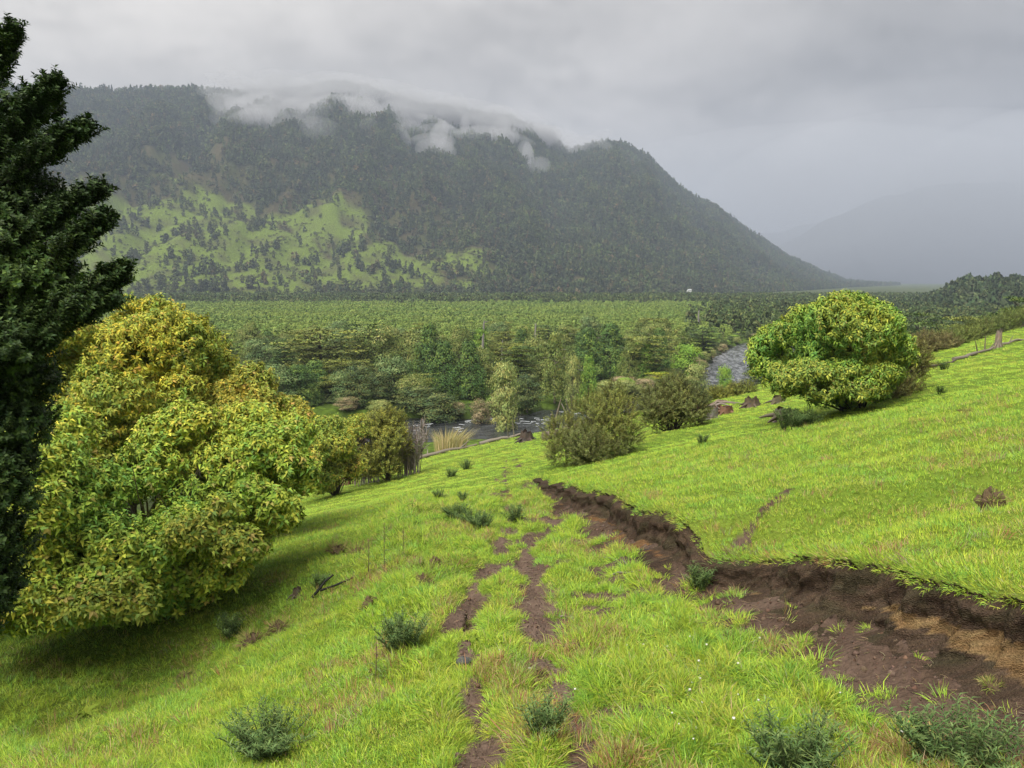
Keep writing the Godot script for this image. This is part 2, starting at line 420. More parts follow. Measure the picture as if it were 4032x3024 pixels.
const CLOUDS := [
	[-460.9, 327.3, -1410.3, 179.1, 57.0, 130, 0, -0.12],
	[-384.6, 319.4, -1427.8, 198.1, 78.4, 130, 1, -0.12],
	[-311.9, 335.7, -1475.2, 204.5, 89.5, 130, 1, -0.12],
	[-239.5, 331.5, -1500.9, 208.3, 86.8, 130, 1, -0.12],
	[-163.2, 317.8, -1515.2, 219.4, 83.4, 130, 1, -0.12],
	[-84.1, 303.5, -1511.7, 219.1, 78.9, 130, 1, -0.12],
	[-5.3, 294.1, -1533.0, 195.8, 71.2, 130, 0, -0.12],
	[67.6, 278.4, -1571.4, 155.4, 54.8, 130, 0, -0.12],
	[144.1, 273.8, -1607.0, 121.6, 37.4, 130, 0, -0.12],
	[-430.0, 300.2, -1362.0, 86.6, 31.5, 90, 1, 0.1],
	[-415.6, 321.1, -1421.3, 98.6, 49.3, 90, 1, 0],
	[-360.8, 304.4, -1398.6, 105.2, 40.5, 90, 1, -0.2],
	[-316.7, 278.0, -1346.2, 46.8, 54.6, 90, 0, 0.5],
	[-306.5, 244.5, -1269.3, 22.1, 36.8, 90, 0, 0.6],
	[-289.6, 319.0, -1447.5, 100.4, 50.2, 90, 1, -0.2],
	[-244.7, 281.1, -1380.0, 40.0, 56.0, 90, 1, 0.3],
	[-235.2, 247.1, -1302.2, 18.9, 34.0, 90, 0, 0.5],
	[-222.4, 326.6, -1501.5, 112.9, 39.1, 90, 1, -0.1],
	[-177.6, 307.1, -1488.0, 94.8, 30.2, 90, 0, -0.1],
	[-128.2, 312.8, -1515.6, 114.2, 30.7, 90, 1, -0.15],
	[-58.5, 305.2, -1528.8, 106.4, 31.0, 90, 0, -0.2],
	[3.6, 297.8, -1548.2, 98.9, 31.5, 90, 0, -0.3],
	[87.8, 281.8, -1605.9, 74.7, 23.4, 90, 0, -0.5],
	[173.1, 290.3, -1618.0, 65.9, 20.7, 90, 0, 0.3],
	[-461.4, 308.0, -1362.7, 55.1, 35.4, 90, 0, 0.2],
	[-441.8, 271.6, -1280.3, 25.9, 29.6, 90, 0, 0.4],
	[-511.3, 326.4, -1393.0, 72.4, 20.1, 90, 0, 0],
	[-315.6, 261.5, -1308.3, 64.9, 68.3, 150, 0, -0.13],
	[-287.3, 228.6, -1233.2, 32.7, 45.1, 150, 0, -0.23],
	[-361.9, 278.4, -1340.8, 103.3, 51.3, 150, 0, -0.02],
	[-248.0, 270.4, -1353.4, 65.6, 77.7, 150, 0, -0.19],
	[-224.6, 232.6, -1270.9, 28.1, 48.8, 150, 0, -0.25],
	[-288.3, 288.6, -1379.1, 121.4, 52.7, 150, 0, -0.02],
	[-206.9, 287.2, -1422.2, 125.3, 49.5, 150, 0, 0.34],
	[-153.1, 310.0, -1501.8, 148.8, 44.4, 150, 0, 0.26],
	[-416.3, 279.4, -1317.0, 92.7, 50.3, 150, 0, 0.24],
	[-443.3, 277.8, -1296.0, 62.7, 42.8, 150, 0, -0.14],
	[-375.7, 255.9, -1280.3, 42.3, 44.5, 150, 0, 0.08],
	[-84.5, 306.4, -1517.7, 133.7, 39.6, 150, 0, -0.11],
	[-14.2, 292.6, -1525.3, 117.8, 37.2, 150, 0, -0.18],
	[-254.0, 339.8, -1509.5, 119.2, 15.9, 140, 0, -0.2],
	[-437.4, 280.6, -1307.1, 66.5, 30.6, 70, 2, -0.36],
	[-369.6, 237.7, -1234.1, 40.4, 28.7, 70, 0, 0.33],
	[-103.9, 349.0, -1596.8, 24.8, 49.9, 100, 0, -0.32],
	[-461.0, 324.5, -1403.7, 42.4, 25.6, 140, 0, 0.37],
	[-372.5, 289.5, -1364.3, 106.8, 22.6, 70, 1, -0.01],
	[-191.4, 329.7, -1528.5, 50.3, 21.4, 70, 1, -0.34],
	[-428.3, 275.7, -1299.9, 21.2, 67.5, 70, 0, -0.39],
	[-432.2, 367.3, -1511.7, 117.3, 30.2, 140, 0, 0.28],
	[-306.7, 339.6, -1485.6, 60.9, 20.9, 70, 0, -0.16],
	[-263.5, 321.9, -1464.2, 69.8, 17.6, 100, 0, -0.03],
	[-62.1, 257.6, -1422.2, 108.1, 28.0, 140, 1, 0.01],
	[-355.3, 289.6, -1366.9, 69.1, 36.0, 100, 1, -0.35],
	[-437.9, 274.7, -1291.0, 19.3, 34.4, 70, 1, -0.49],
	[-62.0, 293.7, -1502.4, 113.2, 23.6, 140, 1, -0.38],
	[-328.5, 304.4, -1402.9, 28.3, 64.7, 140, 1, 0.1],
	[-6.4, 274.4, -1490.6, 31.6, 38.3, 100, 1, 0.27],
	[-244.1, 300.4, -1426.8, 27.3, 72.1, 140, 0, 0.35],
	[-1.3, 297.3, -1543.0, 32.9, 60.1, 70, 1, -0.44],
	[-431.8, 313.9, -1394.6, 96.7, 26.2, 70, 0, 0.11],
	[-7.4, 277.0, -1495.6, 106.9, 33.0, 70, 0, 0.06],
	[-109.8, 216.4, -1301.0, 27.3, 37.2, 140, 0, -0.47],
	[-183.6, 233.1, -1305.2, 33.4, 52.8, 70, 2, 0.39],
	[0.9, 248.4, -1439.0, 37.1, 38.1, 70, 0, -0.39],
	[-302.9, 339.3, -1486.5, 87.8, 25.6, 140, 1, -0.5],
	[-394.8, 330.0, -1448.6, 20.4, 66.9, 100, 0, 0.31],
	[-166.6, 301.1, -1478.6, 66.4, 23.7, 70, 1, 0.21],
	[-8.3, 248.8, -1432.6, 24.4, 43.7, 100, 1, -0.06],
	[-259.2, 304.9, -1428.4, 79.9, 39.3, 100, 2, -0.33],
	[-403.5, 262.8, -1281.2, 22.6, 63.0, 140, 0, -0.2],
	[-159.3, 257.5, -1382.9, 71.1, 32.4, 100, 0, -0.48],
	[-384.5, 342.2, -1475.4, 104.5, 36.2, 140, 0, -0.08],
	[-375.6, 302.2, -1391.8, 65.6, 16.9, 100, 0, -0.04],
	[-123.0, 211.2, -1283.1, 66.9, 34.7, 100, 1, -0.04],
	[-350.6, 255.8, -1289.9, 19.4, 41.4, 140, 0, -0.25],
	[-269.1, 328.1, -1475.4, 28.9, 54.5, 140, 1, -0.34],
	[-320.2, 349.2, -1500.8, 34.6, 63.6, 140, 0, -0.09],
	[-203.0, 311.9, -1481.6, 32.4, 52.5, 100, 0, 0.34],
	[-319.8, 383.4, -1571.6, 125.6, 29.0, 140, 1, 0.0],
	[-402.8, 257.6, -1267.5, 62.8, 34.1, 140, 1, 0.18],
	[-217.5, 359.8, -1575.7, 61.3, 18.0, 140, 1, 0.09],
	[-445.2, 377.2, -1493.5, 68.6, 16.5, 70, 1, -0.09],
	[-317.4, 301.7, -1398.6, 98.0, 31.1, 140, 2, 0.26],
	[-436.3, 368.3, -1506.2, 76.3, 42.3, 140, 1, -0.13],
	[-134.4, 232.2, -1331.2, 79.0, 20.2, 140, 1, -0.02],
	[-407.4, 249.3, -1241.2, 74.0, 20.1, 140, 1, 0.27],
	[-422.8, 314.4, -1401.0, 54.9, 31.1, 140, 1, 0.35],
	[13.9, 256.3, -1467.9, 89.9, 16.2, 100, 1, -0.42],
	[-29.6, 270.4, -1469.2, 32.6, 64.4, 140, 1, -0.45],
	[-187.1, 312.5, -1493.6, 31.8, 65.9, 100, 2, -0.47],
	[-356.8, 342.4, -1479.2, 126.3, 27.0, 140, 0, 0.29],
	[-129.7, 265.8, -1412.2, 74.9, 24.3, 70, 2, -0.04],
	[-139.5, 286.2, -1454.8, 77.9, 15.7, 140, 2, -0.27],
	[40.6, 291.6, -1565.2, 26.1, 36.7, 100, 0, 0.03],
	[-168.4, 323.6, -1525.7, 129.8, 21.2, 70, 1, -0.37],
	[-377.2, 298.2, -1383.0, 77.8, 31.1, 100, 1, 0.38],
	[-474.5, 349.5, -1453.1, 110.7, 17.3, 140, 1, -0.43],
	[37.3, 281.7, -1542.2, 99.5, 44.6, 140, 2, -0.02],
	[-225.9, 329.0, -1504.3, 94.3, 39.6, 70, 1, 0.19],
	[-29.1, 323.1, -1580.8, 76.0, 38.1, 140, 1, -0.21],
	[54.5, 274.5, -1544.9, 87.8, 41.5, 100, 1, 0.32],
	[-354.6, 367.8, -1530.4, 49.4, 27.0, 100, 1, -0.13],
	[-247.9, 304.8, -1434.4, 110.6, 38.4, 100, 0, -0.42],
	[-452.7, 283.1, -1304.2, 104.8, 32.3, 70, 1, -0.36],
	[-394.7, 267.8, -1300.1, 28.6, 55.5, 100, 1, -0.06],
	[46.1, 284.3, -1554.7, 105.2, 29.8, 140, 0, -0.27],
	[-84.8, 270.1, -1437.8, 20.4, 59.1, 70, 2, -0.01],
	[-402.5, 371.2, -1531.3, 115.4, 22.6, 140, 0, -0.4],
	[-254.4, 343.0, -1516.2, 83.0, 40.8, 70, 2, -0.27],
	[-297.1, 318.9, -1444.4, 66.3, 20.6, 70, 2, 0.24],
	[-189.4, 306.0, -1477.4, 102.0, 32.1, 140, 2, -0.38],
	[-340.9, 313.3, -1420.3, 20.1, 53.6, 100, 1, -0.07],
	[23.9, 216.7, -1386.6, 26.7, 55.0, 100, 1, -0.03],
	[-372.8, 291.2, -1368.1, 93.1, 31.1, 140, 0, -0.33],
	[-493.7, 348.9, -1423.5, 99.5, 16.1, 100, 1, -0.23],
	[-193.1, 278.4, -1411.0, 34.9, 41.1, 100, 0, -0.43],
	[-35.1, 271.0, -1467.6, 66.0, 25.1, 70, 1, 0.19],
	[-418.6, 254.7, -1248.9, 86.5, 32.8, 140, 0, 0.34],
	[-364.3, 313.4, -1417.6, 41.4, 31.7, 140, 1, -0.33],
	[-190.1, 306.5, -1478.2, 82.1, 28.1, 100, 2, 0.03],
	[67.0, 294.9, -1603.2, 65.9, 30.1, 100, 2, -0.16],
	[-154.0, 288.8, -1455.7, 98.8, 18.9, 100, 0, 0.37],
	[-406.4, 285.0, -1337.5, 28.4, 63.1, 70, 1, -0.18],
	[-19.2, 252.7, -1435.3, 69.5, 38.9, 100, 2, 0.39],
	[-105.4, 302.8, -1501.6, 72.6, 36.8, 100, 1, -0.45],
	[-254.5, 331.3, -1490.4, 45.4, 42.7, 70, 0, -0.31],
	[-128.2, 242.0, -1357.3, 30.2, 65.8, 100, 2, -0.34],
	[-265.8, 278.6, -1365.1, 30.3, 68.9, 70, 2, -0.19],
	[-331.0, 331.7, -1460.4, 126.3, 34.6, 140, 0, -0.19],
	[39.9, 190.4, -1338.2, 54.3, 36.4, 70, 1, 0.39],
	[27.7, 211.1, -1376.7, 21.5, 59.4, 70, 2, 0.03],
	[-69.0, 274.8, -1457.2, 48.7, 16.8, 70, 1, 0.31],
	[-170.6, 259.8, -1382.4, 86.2, 29.7, 70, 0, -0.35],
	[2.1, 276.6, -1502.2, 23.9, 63.1, 70, 2, -0.3],
	[-297.0, 340.5, -1491.4, 63.8, 29.4, 70, 1, -0.17],
	[1250, 150, -3300, 2600, 1000, 900, 3, 0.0],
	[2000, 200, -3500, 2600, 1100, 900, 3, 0.0],
	[2700, 220, -3300, 2600, 1100, 1000, 3, 0.0],
]

# ---------------------------------------------------------------- sky, sun, camera
func set_up_view() -> void:
	var cam := Camera3D.new()
	cam.name = "camera"
	cam.position = EYE
	cam.rotation_degrees.x = -7.6
	cam.fov = 53.0
	cam.near = 0.1
	cam.far = 20000.0
	add_child(cam)
	cam.current = true
	var e := Environment.new()
	e.background_mode = Environment.BG_SKY
	e.tonemap_mode = Environment.TONE_MAPPER_LINEAR
	e.tonemap_exposure = 3.4
	e.sky = Sky.new()
	var pano := PanoramaSkyMaterial.new()
	pano.panorama = overcast()
	e.sky.sky_material = pano
	e.fog_enabled = true
	e.fog_density = 0.00027
	e.fog_light_color = Color(0.84, 0.90, 1.0)
	e.volumetric_fog_enabled = true
	e.volumetric_fog_density = 0.0
	e.sdfgi_enabled = true
	e.ssao_enabled = true
	e.ssil_enabled = true
	var w := WorldEnvironment.new()
	w.name = "daylight"
	w.environment = e
	add_child(w)
	var sun := DirectionalLight3D.new()
	sun.name = "veiled_sun"
	sun.light_energy = 0.5
	sun.light_angular_distance = 50.0
	sun.light_color = Color(1.0, 0.985, 0.95)
	sun.shadow_enabled = true
	sun.rotation_degrees = Vector3(-62, -40, 0)
	add_child(sun)

# an overcast sky: brighter overhead than low down, a little thinner to one side, with soft streaks of cloud
func overcast() -> ImageTexture:
	var w := 1024
	var h := 512
	var f := FastNoiseLite.new()
	f.seed = 11
	f.frequency = 1.0
	f.fractal_octaves = 4
	f.domain_warp_enabled = true
	f.domain_warp_amplitude = 0.5
	f.domain_warp_frequency = 1.2
	var d := PackedFloat32Array()
	d.resize(w * h * 3)
	for y in h:
		var el := PI * (0.5 - (y + 0.5) / h)
		var se := sin(el)
		for x in w:
			var k := (y * w + x) * 3
			if el < -0.03:
				d[k] = 0.06; d[k + 1] = 0.062; d[k + 2] = 0.06
				continue
			var az := TAU * (x + 0.5) / w
			var ce := cos(el)
			var p := Vector3(ce * sin(az), maxf(se, 0.0) * 2.4, ce * cos(az))
			var n := f.get_noise_3dv(p * 1.9) * 0.50 + f.get_noise_3dv(p * 5.2 + Vector3(5, 3, 1)) * 0.22
			var lum := (0.121 - 0.080 * sin(az) * ce) * (1.0 + 2.0 * maxf(se, 0.0)) * (1.0 + n)
			var cool := clampf(0.5 + 0.5 * sin(az) * ce, 0.0, 1.0)
			d[k] = lum * lerpf(1.07, 1.02, cool)
			d[k + 1] = lum * lerpf(1.0, 0.99, cool)
			d[k + 2] = lum * lerpf(0.90, 0.985, cool)
	return ImageTexture.create_from_image(Image.create_from_data(w, h, false, Image.FORMAT_RGBF, d.to_byte_array()))

# ---------------------------------------------------------------- ground
func grid(mb: MB, rows: int, cols: int, closed := false) -> void:
	# normals from the neighbours, faces clockwise from above
	var first := mb.v.size() - rows * cols
	for r in rows:
		for c in cols:
			var a := mb.v[first + r * cols + maxi(c - 1, 0)]
			var b := mb.v[first + r * cols + mini(c + 1, cols - 1)]
			var d := mb.v[first + maxi(r - 1, 0) * cols + c]
			var e := mb.v[first + mini(r + 1, rows - 1) * cols + c]
			mb.n[first + r * cols + c] = (b - a).cross(e - d).normalized()
	var ix := PackedInt32Array()
	ix.resize((rows - 1) * (cols - 1) * 6)
	var k := 0
	for r in rows - 1:
		for c in cols - 1:
			var a := first + r * cols + c
			ix[k] = a; ix[k + 1] = a + cols; ix[k + 2] = a + 1
			ix[k + 3] = a + 1; ix[k + 4] = a + cols; ix[k + 5] = a + cols + 1
			k += 6
	mb.i.append_array(ix)

const TURF := Color(0.135, 0.215, 0.024)
const EARTH := Color(0.062, 0.038, 0.026)

func turf_tone(x: float, s: float) -> Color:
	var a := na.get_noise_2d(x * 9.0 + 300.0, s * 9.0)
	var b := nb.get_noise_2d(x * 45.0, s * 70.0 + 90.0)
	var c := Color(0.150, 0.235, 0.022).lerp(Color(0.122, 0.215, 0.023), clampf(0.5 + 1.3 * a, 0, 1))
	c = c.lerp(Color(0.19, 0.245, 0.032), clampf(b * 1.1, 0, 0.75))
	return c.lerp(Color(0.10, 0.11, 0.025), 0.3)

func build_ground() -> void:
	var th := []
	var a := -180.0
	while a < 180.01:
		th.append(deg_to_rad(a))
		a += 0.135 if absf(a) < 44.0 else 4.0
	var rr := [0.4, 0.8, 1.2, 1.6]
	var r := 1.9
	while r < 100.0:
		rr.append(r)
		r *= 1.0095 if r < 24.0 else 1.02
	var mb := MB.new()
	var cols := th.size()
	var n := cols * rr.size()
	mb.v.resize(n); mb.n.resize(n); mb.c.resize(n)
	var k := 0
	for q in rr:
		var near: bool = q < 30.0
		for t in th:
			var x: float = q * sin(t)
			var s: float = q * cos(t)
			var front := absf(t) < 0.8
			mb.v[k] = spot(x, s) if near and front else Vector3(x, hill(x, s), -s)
			var c := turf_tone(x, s) * 1.45
			if front and near:
				var m := bare(x, s)
				if m > 0.0:
					var u := bank_u(x, s)
					var e := EARTH
					var v := 0.5 + 0.5 * nb.get_noise_2d(x * 120.0, s * 120.0)
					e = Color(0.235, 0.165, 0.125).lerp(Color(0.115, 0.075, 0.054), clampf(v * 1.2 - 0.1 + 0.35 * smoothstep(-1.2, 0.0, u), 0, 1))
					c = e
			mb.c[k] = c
			k += 1
	grid(mb, rr.size(), cols)
	var tex := noise_tex(0.035, 5, Color(0.68, 0.68, 0.68), Color(1, 1, 1), 3, 512)
	var bump := noise_tex(0.05, 5, Color(0, 0, 0), Color(1, 1, 1), 4, 512)
	var g := struct("ground", mb.mesh(texmat("turf_and_earth", 0.9, tex, bump, 3.0)))
	build_bank(g)

# ---------------------------------------------------------------- river and valley floor
const RIVER := [Vector2(-150, 62), Vector2(-90, 66), Vector2(-45, 74), Vector2(-20, 80), Vector2(-4, 82.5), Vector2(6, 87), Vector2(16, 95), Vector2(25, 105), Vector2(33, 117), Vector2(39, 130), Vector2(45, 146), Vector2(52, 163), Vector2(60, 180), Vector2(67, 195), Vector2(82, 207), Vector2(110, 214), Vector2(160, 216), Vector2(260, 230)]
const RIVER_HALF := [9.0, 9.0, 9.0, 8.5, 7.0, 7.0, 6.0, 5.5, 6.0, 6.5, 7.0, 8.0, 8.5, 8.5, 8.0, 8.0, 8.0, 8.0]

func river_gap(x: float, s: float) -> float:
	# metres from the water's edge, negative in the river
	var p := Vector2(x, s)
	var best := 1e9
	for k in RIVER.size() - 1:
		var a: Vector2 = RIVER[k]
		var b: Vector2 = RIVER[k + 1]
		var t := clampf((p - a).dot(b - a) / (b - a).length_squared(), 0, 1)
		best = minf(best, p.distance_to(a.lerp(b, t)) - lerpf(RIVER_HALF[k], RIVER_HALF[k + 1], t))
	return best

func valley(x: float, s: float) -> float:
	var y := -13.6 + 0.5 * na.get_noise_2d(x * 2.0, s * 2.0) + 0.002 * maxf(s - 200.0, 0.0)
	if s < 260.0:
		var g := river_gap(x, s) + 1.2 * nb.get_noise_2d(x * 14.0, s * 14.0)
		y = lerpf(-16.0, y, smoothstep(-1.5, 1.8, g))
	return y

func build_valley() -> void:
	var mb := MB.new()
	var rows := []
	var r := 24.0
	while r < 9000.0:
		rows.append(r)
		r *= 1.012 if r < 260.0 else 1.06
	var cols := []
	var a := -79.0
	while a < 79.1:
		cols.append(tan(deg_to_rad(a)))
		a += 0.45 if absf(a) < 40.0 else 3.0
	for s in rows:
		for t in cols:
			var x: float = t * s
			var y := valley(x, s)
			var g := na.get_noise_2d(x * 6.0, s * 6.0)
			var c := Color(0.11, 0.145, 0.03)
			if s < 260.0:
				var gap := river_gap(x, s)
				if gap < 0.4: c = Color(0.05, 0.045, 0.035)
				elif gap < 22.0: c = Color(0.13, 0.21, 0.025) if g > -0.15 else Color(0.07, 0.095, 0.025)
			elif g > 0.25:
				c = Color(0.08, 0.11, 0.025)
			mb.vert(Vector3(x, y, -s), Vector3.UP, c)
	grid(mb, rows.size(), cols.size())
	struct("valley_ground", mb.mesh(texmat("valley_soil", 0.12, noise_tex(0.03, 5, Color(0.5, 0.5, 0.5), Color(1, 1, 1), 8, 256), null, 0.0)))

func build_river() -> void:
	var mb := MB.new()
	var foam := MB.new()
	var pts := []
	for k in RIVER.size() - 1:
		for j in 12:
			var t := j / 12.0
			var a: Vector2 = RIVER[maxi(k - 1, 0)]
			var b: Vector2 = RIVER[k]
			var c: Vector2 = RIVER[k + 1]
			var d: Vector2 = RIVER[mini(k + 2, RIVER.size() - 1)]
			pts.append([b.cubic_interpolate(c, a, d, t), lerpf(RIVER_HALF[k], RIVER_HALF[k + 1], t) + 2.2])
	var cross := 45
	for q in pts.size():
		var p: Vector2 = pts[q][0]
		var dir: Vector2 = (pts[mini(q + 1, pts.size() - 1)][0] - pts[maxi(q - 1, 0)][0]).normalized()
		var side := Vector2(dir.y, -dir.x)
		for j in cross:
			var w: Vector2 = p + side * pts[q][1] * (2.0 * j / (cross - 1) - 1.0)
			var y := WATER + 0.05 * nb.get_noise_2d(w.x * 30.0, w.y * 30.0) + 0.10 * na.get_noise_2d(w.x * 14.0, w.y * 14.0)
			# dark clear water; grey streaks are riffles plus painted sky sheen, strongest far off
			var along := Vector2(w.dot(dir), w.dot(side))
			var riffle_sheen := 1.0 - absf(na.get_noise_2d(along.x * 9.0, along.y * 75.0)) * 3.5
			riffle_sheen = clampf(riffle_sheen, 0.0, 1.0) * (0.25 + 0.75 * smoothstep(112.0, 128.0, w.y))
			mb.vert(Vector3(w.x, y, -w.y), Vector3.UP, Color(0.012, 0.015, 0.014).lerp(Color(0.30, 0.31, 0.33), riffle_sheen * 0.75))
	grid(mb, pts.size(), cross)
	var m := leafmat("river_water", 0.22, Color.BLACK, 0.6)
	m.cull_mode = BaseMaterial3D.CULL_BACK
	m.uv1_triplanar = true
	m.uv1_world_triplanar = true
	m.uv1_scale = Vector3(0.16, 0.16, 0.16)
	m.heightmap_enabled = true
	m.heightmap_texture = noise_tex(0.03, 4, Color(0, 0, 0), Color(1, 1, 1), 21, 512)
	m.heightmap_scale = 12.0
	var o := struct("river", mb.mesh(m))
	# broken water over the shallows
	rng.seed = 77
	for q in 900:
		var k := rng.randi_range(30, pts.size() - 30)
		var p: Vector2 = pts[k][0]
		var dir: Vector2 = (pts[k + 1][0] - pts[k][0]).normalized()
		var side := Vector2(dir.y, -dir.x)
		var w: Vector2 = p + side * (pts[k][1] - 2.8) * rnd(-1, 1) + dir * rnd(-0.6, 0.6)
		var shoal := na.get_noise_2d(w.x * 11.0 + 60.0, w.y * 11.0)
		if shoal < (0.16 if w.y < 125.0 else 0.9):
			continue
		var l := rnd(0.2, 0.9)
		var b := rnd(0.02, 0.06)
		var d3 := Vector3(dir.x, 0, -dir.y).rotated(Vector3.UP, rnd(-0.4, 0.4))
		var s3 := d3.cross(Vector3.UP)
		var at := Vector3(w.x, WATER + 0.12, -w.y)
		var f0 := foam.v.size()
		for e in 9:
			var t := e / 8.0 - 0.5
			var bend := s3 * 0.25 * sin(t * 5.0 + q)
			var wd := b * (1.0 - 4.0 * t * t) * rnd(0.6, 1.2)
			var c := Color(0.36, 0.38, 0.39)
			foam.vert(at + d3 * l * t + bend - s3 * wd, Vector3.UP, c)
			foam.vert(at + d3 * l * t + bend + Vector3.UP * (0.05 + wd * 0.35), Vector3.UP, c)
			foam.vert(at + d3 * l * t + bend + s3 * wd, Vector3.UP, c)
		for e in 8:
			for j in 2:
				var z := f0 + e * 3 + j
				foam.i.append_array(PackedInt32Array([z, z + 3, z + 1, z + 1, z + 3, z + 4]))
	var fo := part("foam", foam.mesh(leafmat("white_water", 0.7, Color.BLACK)), o)
	fo.set_meta("kind", "stuff")

# ---------------------------------------------------------------- mountains
# each: across over ahead, distance of the ridge, its height, distance of the foot
const RIDGE := [[-1.3, 1450, 310.0, 600], [-0.928, 1500, 338.8, 620], [-0.7538, 1500, 351.3, 630], [-0.6379, 1500, 358.0, 640], [-0.563, 1480, 353.2, 640], [-0.5227, 1480, 347.9, 640], [-0.4939, 1480, 347.1, 640], [-0.436, 1500, 358.5, 640], [-0.3784, 1520, 359.9, 640], [-0.3382, 1560, 362.4, 640], [-0.2804, 1650, 387.0, 650], [-0.2224, 1720, 419.6, 660], [-0.1765, 1720, 405.4, 670], [-0.1191, 1720, 375.8, 680], [-0.0614, 1730, 366.4, 690], [-0.0035, 1750, 352.1, 700], [0.0314, 1760, 330.4, 710], [0.0722, 1780, 286.1, 720], [0.107, 1760, 302.7, 730], [0.1361, 1760, 304.6, 740], [0.1714, 1780, 278.0, 760], [0.2014, 1800, 223.9, 780], [0.2313, 1850, 192.3, 810], [0.2611, 1900, 175.8, 850], [0.2914, 1960, 136.3, 900], [0.3217, 2020, 105.5, 960], [0.3523, 2080, 61.5, 1040], [0.3886, 2150, 32.2, 1200], [0.4313, 2250, -3.0, 1500], [0.4739, 2400, -13.0, 1900], [0.5102, 2600, -14.0, 2300]]

func ridge(t: float, k: int) -> float:
	for q in range(1, RIDGE.size()):
		if t < RIDGE[q][0]:
			var f: float = (t - RIDGE[q - 1][0]) / (RIDGE[q][0] - RIDGE[q - 1][0])
			return lerpf(RIDGE[q - 1][k], RIDGE[q][k], clampf(f, 0, 1))
	return RIDGE[-1][k]

# v runs from the foot (0) to the ridge (1) and down the far side
func slope_at(t: float, v: float) -> Vector3:
	var sb := ridge(t, 3)
	var sr := ridge(t, 1)
	var top := ridge(t, 2)
	var s := lerpf(sb, sr, v)
	var x := t * s
	var p := v if v < 1.0 else 1.0 - 1.4 * (v - 1.0)
	p = lerpf(p, p * p * (3.0 - 2.0 * p), 0.25) if v < 1.0 else p
	var body := sin(clampf(v, 0, 1) * PI)
	var y := -12.8 + (top + 12.8) * p
	y += body * (30.0 * na.get_noise_2d(x * 0.32, s * 0.16) + 46.0 * (absf(na.get_noise_2d(x * 0.75 + 50.0, s * 0.22)) - 0.2) + 12.0 * na.get_noise_2d(x * 1.3, s * 0.6 + 90.0)) * smoothstep(-13.0, 120.0, top)
	y += 4.0 * nb.get_noise_2d(x * 2.0, s * 1.2) * smoothstep(0.0, 0.2, v)
	return Vector3(x, y, -s)

# open grazing land on the lower slope
func pasture(t: float, v: float) -> float:
	var top := table([-1.3, -0.60, -0.52, -0.46, -0.40, -0.30, -0.22, -0.16, -0.10, -0.04, 0.0], [0.1, 0.22, 0.29, 0.33, 0.345, 0.31, 0.27, 0.215, 0.18, 0.12, 0.0], t)
	var n := na.get_noise_2d(t * 800.0, v * 700.0) * 1.3 + nb.get_noise_2d(t * 2200.0, v * 1500.0) * 0.9
	return (top - v) * 9.0 + n * 1.15 - (0.25 if t > -0.25 else 0.0) - 2.2 * smoothstep(0.05, 0.0, v)

func build_mountain() -> void:
	var mb := MB.new()
	var cols := 300
	var rows := 110
	for r in rows:
		var v := lerpf(-0.04, 1.35, r / (rows - 1.0))
		for c in cols:
			var t := lerpf(-1.3, 0.51, c / (cols - 1.0))
			var p := slope_at(t, v)
			if v < 0.0:
				p.y -= 2.0
			var g := pasture(t, v)
			var n := nb.get_noise_2d(p.x * 3.0, p.z * 3.0)
			var col := Color(0.028, 0.042, 0.018)
			if g > 0.0 and v < 0.5:
				col = Color(0.19, 0.265, 0.04).lerp(Color(0.125, 0.14, 0.045), clampf(n * 1.8 + 0.15, 0, 0.9))
			elif g > -1.0 and v < 0.5 and v > 0.02:
				col = Color(0.085, 0.10, 0.03).lerp(Color(0.10, 0.085, 0.04), clampf(0.5 + n * 1.5, 0, 1))
			mb.vert(p, Vector3.UP, col)
	grid(mb, rows, cols)
	struct("mountain", mb.mesh(texmat("mountain_side", 0.03, noise_tex(0.03, 5, Color(0.55, 0.55, 0.5), Color(1, 1, 1), 9, 512), noise_tex(0.04, 4, Color(0, 0, 0), Color(1, 1, 1), 10, 256), 60.0)))

func far_range(called: String, line: Array, s0: float, depth: float) -> void:
	var mb := MB.new()
	var cols := 140
	var rows := 24
	for r in rows:
		var v := r / (rows - 1.0) * 1.5
		for c in cols:
			var t := lerpf(line[0][0], line[-1][0], c / (cols - 1.0))
			var top := 0.0
			for q in range(1, line.size()):
				if t <= line[q][0] + 1e-6:
					top = lerpf(line[q - 1][1], line[q][1], (t - line[q - 1][0]) / (line[q][0] - line[q - 1][0]))
					break
			var s := s0 + depth * (v - 1.0)
			var x := t * s
			var y := -20.0 + (top + 20.0) * (v if v < 1.0 else 2.0 - v)
			y += (60.0 * na.get_noise_2d(x * 0.12, s * 0.12) + 22.0 * nb.get_noise_2d(x * 0.2, s * 0.2)) * minf(1.0, v) * smoothstep(-20.0, 250.0, top)
			mb.vert(Vector3(x, y, -s), Vector3.UP, Color(0.03, 0.042, 0.022))
	grid(mb, rows, cols)
	struct(called, mb.mesh(texmat("far_woods", 0.01, noise_tex(0.03, 5, Color(0.5, 0.5, 0.5), Color(1, 1, 1), 12, 256), null, 0.0)))

const KNOLL := [[0.43, -19.0], [0.4752, -15.5], [0.4987, -14.0], [0.5283, -12.0], [0.5543, -8.5], [0.5624, -6.0], [0.5858, -4.5], [0.6215, -4.0], [0.6583, -3.5], [0.7695, 1.0], [0.9471, 6.0], [1.2, 8.0]]

